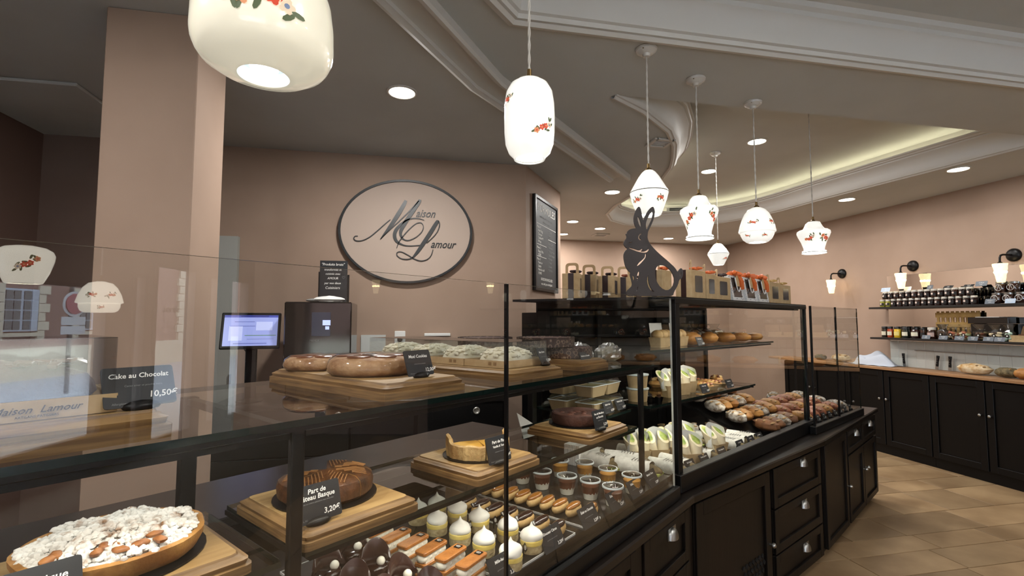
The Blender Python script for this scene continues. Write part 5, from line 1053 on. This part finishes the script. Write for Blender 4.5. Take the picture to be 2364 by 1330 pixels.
# ---- worktop goods
cl = MB(); nx, ny = 26, 18; vs = []
for j in range(ny+1):
    for i in range(nx+1):
        a = i/nx*2-1; b = j/ny*2-1; rr = max(0, 1-(a*a+b*b)); z = .12*rr**.7*(1+.25*sin(5*a+2*b)+.2*sin(7*b-3*a))+.006*abs(sin(6*a+4*b))
        vs.append((5.38+b*.13+.015*sin(3*a), 4.86-a*.26+.02*sin(4*b), .977+max(0, z)))
cl.add(vs, [(j*(nx+1)+i, j*(nx+1)+i+1, (j+1)*(nx+1)+i+1, (j+1)*(nx+1)+i) for j in range(ny) for i in range(nx)])
o = cl.build('tea_towel', mat('towel_white', '#b9bfca', .8), smooth=80); tag(o, 'crumpled white tea towel with blue print on the oak worktop', 'towel')
mb = MB()
for k in range(3): mb.tube([(5.30+.012*k+.02*sin(a*2), 4.93-.06*k-.03*cos(a), .977+.066-.008*k+.01*sin(a)) for a in [PI*i/8*1.6 for i in range(9)]], .0022, 5)
mb.build('blue_print', mat('print_blue', '#3c4a73', .7), o)
for k, (y, a) in enumerate(((4.60, -3), (4.25, 8), (4.12, 4))):
    t = thing('bread_knife', 'black-handled knife standing against the tiles, %s' % ['left', 'middle', 'right'][k], 'knife', (5.50, y, .977), 0, 'black-handled knives'); 
    o = MB().loft([[(x*s, y_*s, z) for x, y_ in rrect(.014, .028, .006, 3)] for s, z in ((.9, .035), (1.0, .05), (.85, .085), (1.0, .12), (1.15, .145), (.9, .15))]).build('handle', BLACK, t, smooth=50)
    MB().box((0, 0, .018), (.003, .03, .036)).build('blade', STEEL, t)
    for j in range(3): MB().lathe([(.003, 0), (.003, .0012)], 8).build('rivet', STEEL, t, (-.0085, 0, .065+.025*j)).rotation_euler = (0, R(90), 0)
    t.rotation_euler = (R(a), 0, 0)
class WFr:   # worktop frame so loaves can be laid along the wall
    rz = R(90)
    @staticmethod
    def w(u, v, z): return (u, v, z)
loaf(WFr, 5.37, 3.80, .977, 0, .30, .13, .085, mat('crusty_loaf', '#b58a4c', .65, c2='#e0d3b4', vs=16, vd=5, bump=.5, bs=40), 120, 'large floury crusty loaf on the oak worktop under the sweet bags', 'loaf', 'loaves on the oak worktop', 4)
loaf(WFr, 5.36, 3.52, .977, 5, .20, .12, .075, SEED, 121, 'seeded dark loaf beside the large crusty loaf', 'loaf', 'loaves on the oak worktop', 4)
t = loaf(WFr, 5.33, 3.36, .977, 0, .18, .12, .08, LOAFG, 122, 'cut loaf showing a pale crumb at the photo edge', 'loaf', 'loaves on the oak worktop', 0); MB().lathe([(.045, 0), (.047, .006)], 16).build('cut_face', mat('crumb', '#e0cc98', .8), t, (-.085, 0, .045)).rotation_euler = (0, R(-90), 0)
loaf(WFr, 5.36, 5.30, .977, 0, .26, .13, .08, mat('crusty_loaf', '#b58a4c', .65, c2='#e0d3b4', vs=7), 123, 'crusty loaf on the worktop seen through the end display glass', 'loaf', 'loaves on the oak worktop', 3)
loaf(WFr, 5.36, 5.62, .977, 0, .18, .10, .06, SEED, 124, 'seeded loaf deepest on the worktop behind the glass', 'loaf', 'loaves on the oak worktop', 3)
for k, y in enumerate((2.9, 2.5, 1.8)): loaf(WFr, 5.36, y, .977, 0, .28, .13, .08, LOAFG, 130+k, 'golden loaf on the worktop past the photo edge, %s of three' % ORD[k], 'loaf', 'loaves on the oak worktop', 3)
# ================================================================ BACK BAR
bb = thing('back_bar', 'black drawer cabinet along the back wall under the coffee machine', 'cabinet', (0, 3.5, 0))
MB().box((-.29, .285, .46), (1.91, .54, .92)).build('body', BLAM, bb); MB().box((-.29, .27, .94), (1.93, .58, .03)).build('worktop', DTOP, bb, bevel=.003)
for x0, x1, kx in ((-1.24, -.40, -.47), (-.39, .03, -.285), (.05, .655, .46)):
    d = MB().box(((x0+x1)/2, -.004, .76), (x1-x0-.008, .018, .30)).build('drawer', mat('drawer_black', '#0a0a0b', .35), bb, bevel=.002); MB().box(((x0+x1)/2, -.004, .33), (x1-x0-.008, .018, .54)).build('door', mat('drawer_black', '#0a0a0b', .35), bb, bevel=.002)
    o = MB().lathe([(.014, 0), (.024, .0), (.025, .004), (.021, .008), (.015, .006), (.012, .002), (.002, .002)], 24).build('ring_pull', mat('ring_steel', '#b9b7b0', .4, metal=.6), d, (kx, -.013, .865), smooth=40); o.rotation_euler = (R(90), 0, 0)
# register
t = thing('till_screen', 'tilted black touch-screen till with a lit blue display', 'screen', (-1.06, 3.62, .955), R(8))
MB().lathe([(.08, 0), (.085, .008), (.03, .02)], 20).build('stand_foot', BLACK, t, smooth=40); MB().box((0, .02, .2), (.07, .03, .38)).build('stand', BLACK, t, bevel=.004)
sc = MB().box((0, 0, 0), (.36, .022, .25)).build('screen_case', BLACK, t, (0, -.02, .475), bevel=.005); sc.rotation_euler = (R(-16), 0, 0)
SB = mat('screen_blue', '#8f9bd8', .3, emit=.62, ecol='#9aa5e0')
o = MB().box((0, -.0122, 0), (.325, .001, .212)).build('display', SB, sc)
for (x, z, w, h, c, e) in [(0, .098, .325, .016, '#4f58b0', .4), (.02, .099, .17, .008, '#30346e', .3), (.06, -.035, .19, .004, '#5f8a5a', .4), (-.05, .03, .15, .004, '#6c78c0', .4), (-.04, .06, .12, .004, '#6c78c0', .4), (.06, -.06, .16, .003, '#7c86c8', .4), (-.09, -.02, .08, .1, '#b3bce8', .7), (.08, .03, .1, .06, '#b3bce8', .7), (.0, -.09, .2, .006, '#6c78c0', .4)]:
    MB().box((x, -.0130, z), (w, .0006, h)).build('display_field', mat('screen_'+c[1:], c, .3, emit=e), o)
MB().tube([(-.05, .02, .36), (-.03, .01, .33), (.02, .015, .335)], .003, 5).build('cable', BLACK, t)
# coffee machine / oven
t = thing('coffee_machine', 'glossy black bean-to-cup coffee machine on the back bar', 'coffee machine', (-.615, 3.68, .955))
GLB = mat('gloss_black', '#050506', .08, spec=.7)
MB().box((0, 0, .45), (.43, .36, .44)).build('upper_body', GLB, t, bevel=.008); MB().box((0, .03, .115), (.42, .30, .23)).build('lower_body', GLB, t, bevel=.006); MB().box((0, -.15, .012), (.40, .12, .024)).build('drip_tray', BLACK, t, bevel=.003)
d = MB().box((.02, -.182, .52), (.12, .004, .16)).build('screen', mat('dim_screen', '#2c3347', .2, emit=.12), t); MB().box((.055, -.185, .53), (.05, .002, .035)).build('screen_icon', mat('icon_blue', '#b7c6ef', .3, emit=.8), d); MB().box((.06, -.185, .495), (.025, .002, .022)).build('screen_icon', mat('icon_blue', '#b7c6ef', .3, emit=.8), d)
text('MEMORY', .018, t, (-.05, -.184, .405), m=CHALKD, shear=0); MB().box((0, -.185, .238), (.43, .01, .012)).build('seam', BLACK, t)
for sx in (-.09, .0, .09): MB().box((sx, -.13, .21), (.03, .05, .04)).build('spout', BLACK, t, bevel=.004)
# chalk sign on the machine
t = thing('chalk_sign', 'small framed chalkboard about products cooked with love, on the coffee machine', 'sign', (-.555, 3.72, 1.632), R(-3)); 
MB().box((0, 0, .15), (.19, .012, .30)).build('board', SLATE, t); MB().box((-.012, .014, .11), (.19, .012, .22)).build('second_board', BLACK, t); MB().box((.012, .014, .10), (.19, .012, .20)).build('second_board', BLACK, t)
for i, (s, z, sz) in enumerate([('"Produits bruts"', .265, .026), ('transformés et', .228, .021), ('cuisinés avec', .198, .021), ('AMOUR', .165, .022), ('par vos deux', .130, .023), ('Cuisiniers', .095, .027)]): text(s, sz, t, (-.005, -.0068, z), m=CHALK, align='CENTER', shear=.2, sx=.95)
MB().tube([(.07, -.007, .182), (.076, -.007, .19), (.082, -.007, .183), (.07, -.007, .168), (.058, -.007, .183), (.064, -.007, .19), (.07, -.007, .182)], .001, 4).build('heart', CHALKD, t)
t = thing('paper_roll', 'crumpled white paper bundle lying on the coffee machine', 'paper', (-.56, 3.58, 1.627)); MB().ell((0, 0, .018), (.11, .035, .022), 16, 8, noise=.12, flat=.016, seed=4).build('roll', PAPER, t, smooth=30); MB().ell((-.10, 0, .012), (.05, .03, .013), 10, 6, noise=.15, flat=.011, seed=2).build('roll_end', mat('paper_grey', '#8f8f8c', .7), t, smooth=30)
# wall bits
tag(MB().box((-.295, 4.07, 1.29), (.19, .012, .19)).build('wall_notice', mat('notice_grey', '#c9ccc9', .6)), 'pale square notice on the back wall below the oval sign', 'notice')
t = thing('wall_socket', 'white wall socket with a dark plug beside the boxed tarts', 'socket', (-.088, 4.07, 1.36)); MB().box((0, 0, 0), (.085, .014, .11)).build('plate', PAPER, t, bevel=.004); MB().lathe([(.022, 0), (.018, .03)], 14).build('plug', BLACK, t, (0, -.006, -.012)).rotation_euler = (R(90), 0, 0)
tag(MB().box((.21, 4.06, 1.385), (.21, .03, .024)).build('wall_strip', PAPER, bevel=.003), 'short white strip on the back wall right of the socket', 'strip')
# ================================================================ OVAL SIGN
SIGN = mat('sign_grey_black', '#1a1d1f', .4)
t = thing('oval_sign', 'oval wall sign with black ring and Maison Lamour monogram', 'sign', (-.045, 4.045, 2.226))
n = 64; a_, b_ = .534, .426
def ell_ring(a, b, y): return [(a*cos(2*PI*i/n), y, b*sin(2*PI*i/n)) for i in range(n)]
MB().loft([ell_ring(a_-.012, b_-.012, 0), ell_ring(a_-.012, b_-.012, .012)]).build('panel', mat('sign_panel', '#b9a698', .7), t)
MB().loft([ell_ring(a_, b_, .014), ell_ring(a_+.002, b_+.002, .0), ell_ring(a_, b_, -.012), ell_ring(a_-.017, b_-.017, -.012), ell_ring(a_-.018, b_-.018, .0)], False, False).build('ring', SIGN, t, smooth=40)
MB().loft([ell_ring(.2, .15, .012), ell_ring(.2, .15, .035)]).build('standoff', BLACK, t)
kx, kz = .00080, .000821
def stroke(parent, pts, ws, name='monogram_stroke'):
    P_ = [Vector(((x-766)*kx, (600-y)*kz)) for x, y in pts]
    # catmull-rom
    Q = []; WQ = []
    for i in range(len(P_)-1):
        p0 = P_[max(i-1, 0)]; p1 = P_[i]; p2 = P_[i+1]; p3 = P_[min(i+2, len(P_)-1)]
        for s in range(6):
            u = s/6; Q.append(.5*((2*p1)+(p2-p0)*u+(2*p0-5*p1+4*p2-p3)*u*u+(3*p1-p0-3*p2+p3)*u**3)); WQ.append(ws[i]+(ws[i+1]-ws[i])*u)
    Q.append(P_[-1]); WQ.append(ws[-1]); rings = []
    for i, q in enumerate(Q):
        d = (Q[min(i+1, len(Q)-1)]-Q[max(i-1, 0)]).normalized(); nn = Vector((-d.y, d.x))*WQ[i]*kx/2
        rings.append([(q.x+nn.x, -.008, q.y+nn.y), (q.x-nn.x, -.008, q.y-nn.y), (q.x-nn.x, 0, q.y-nn.y), (q.x+nn.x, 0, q.y+nn.y)])
    return MB().loft(rings).build(name, SIGN, parent)
th = 9
stroke(t, [(288, 664), (262, 668), (251, 690), (272, 711), (330, 708), (400, 672), (470, 612), (540, 545), (600, 490)], [6, 8, 9, 9, 9, 9, 9, 9, 7])
stroke(t, [(752, 292), (735, 330), (680, 430), (600, 560), (505, 690)], [26, 36, 42, 36, 4])
stroke(t, [(505, 690), (600, 590), (700, 490), (800, 385), (880, 290)], [6, 8, 10, 12, 14])
stroke(t, [(894, 276), (880, 310), (820, 400), (745, 520), (706, 600), (710, 650), (740, 685), (790, 690), (860, 655), (915, 600), (930, 545), (905, 510), (850, 525), (780, 590), (715, 670), (685, 720), (667, 772)], [26, 34, 40, 40, 34, 22, 12, 9, 8, 8, 8, 8, 8, 9, 10, 8, 5])
stroke(t, [(937, 481), (880, 468), (800, 474), (720, 520), (660, 590), (645, 650), (668, 705), (730, 738), (800, 746), (900, 737)], [7, 9, 12, 20, 34, 36, 26, 12, 9, 7])
stroke(t, [(1080, 482), (1060, 510), (1000, 610), (930, 720), (870, 810), (822, 868)], [26, 36, 40, 38, 30, 10])
stroke(t, [(1082, 480), (1095, 520), (1075, 590), (1030, 650), (965, 712)], [10, 9, 8, 8, 7])
stroke(t, [(830, 862), (780, 880), (715, 875), (672, 845), (675, 815), (715, 808), (780, 838), (850, 878), (915, 893), (975, 875), (1012, 835), (1030, 775)], [12, 10, 9, 9, 9, 8, 9, 10, 9, 8, 8, 6])
text('aison', .094, t, ((850-766)*kx, -.001, (600-452)*kz), m=SIGN, shear=.42, ext=.004, sx=.80, bold=.0006)
text('amour', .094, t, ((1003-766)*kx, -.001, (600-758)*kz), m=SIGN, shear=.42, ext=.004, sx=.80, bold=.0006)
# ================================================================ SLATE MENU ON THE ANGLED WALL
d_ = Vector((1.525-.96, 4.9-4.08)).normalized(); rzm = math.atan2(d_.y, d_.x)
c_ = Vector((.96, 4.08))+d_*.487; nn = Vector((d_.y, -d_.x))
t = thing('menu_board', 'tall framed slate menu lettered Formules on the angled wall', 'menu board', (c_.x+nn.x*.012, c_.y+nn.y*.012, 1.785), rzm)
MB().box((0, 0, .42), (.63, .02, .84)).build('slate', SLATE, t)
mb = MB()
for sx in (-1, 1): mb.box((sx*.315, -.004, .42), (.03, .034, .87))
for z in (0, .84): mb.box((0, -.004, z), (.63, .034, .03))
mb.build('frame', BLACK, t, bevel=.003)
def ml(s, size, x, z, m=CHALK, al='LEFT', sx=1): text(s, size, t, (x, -.0112, z), m=m, align=al, shear=.05, sx=sx)
ml('FORMULES', .10, 0, .72, CHALK, 'CENTER', 1.05); ml('sandwichs, salades et boissons', .032, 0, .665, CHALKD, 'CENTER'); ml('du lundi au samedi', .028, 0, .625, CHALKD, 'CENTER')
for z, x, w in ((.60, 0, .56), (.41, -.14, .26), (.30, -.14, .26), (.49, .16, .24)): MB().box((x, -.0112, z), (w, .0012, .004)).build('chalk_line', CHALK, t)
for i, s in enumerate(['Menu 1', 'Hot Dog', 'Croque', 'Quiche M', 'Wrap', '8,50€']): ml(s, .034, -.27+(.03 if i else 0), .56-.033*i, CHALK if i < 5 else CHALKD)
for i, s in enumerate(['Menu 2', 'Bagel, Pita', '9,50€']): ml(s, .034, -.27+(.03 if i else 0), .37-.033*i)
for i, s in enumerate(['Menu 3', 'Panini or', 'Salade', 'Poké du chef', '10,90€']): ml(s, .032, -.27+(.03 if i else 0), .265-.032*i)
for i, s in enumerate(['Dessert', 'du jour', 'au choix', 'Éclair Café', 'Flan vanille', 'Tarte pommes', 'Gâteau basque', 'Moelleux', 'Cookie', 'Brownie', 'Fruit frais']): ml(s, .03, .05, .555-.037*i, CHALKD)
ml('BOISSONS INCLUSES', .036, 0, .085, CHALK, 'CENTER'); ml('eau, soda, jus ou thé glacé', .03, 0, .045, CHALK, 'CENTER')
# ---- dark cabinet added on the staff side to darken the view through the black case
t = thing('bakery_cabinet', 'tall dark cabinet added to darken the view through the black case', 'cabinet', F2.w(1.45, 1.2, 0), F2.rz)
MB().box((0, .21, .78), (1.70, .42, 1.56)).build('body', BLAM, t, bevel=.004)
for k in range(3):
    d = MB().box((-.56+.56*k, -.008, .78), (.55, .016, 1.48)).build('door', mat('door_gloss', '#0b0a0a', .12, spec=.5), t, bevel=.002); MB().box((-.56+.56*k+.23, -.022, .95), (.012, .016, .3)).build('handle', STEEL, d)
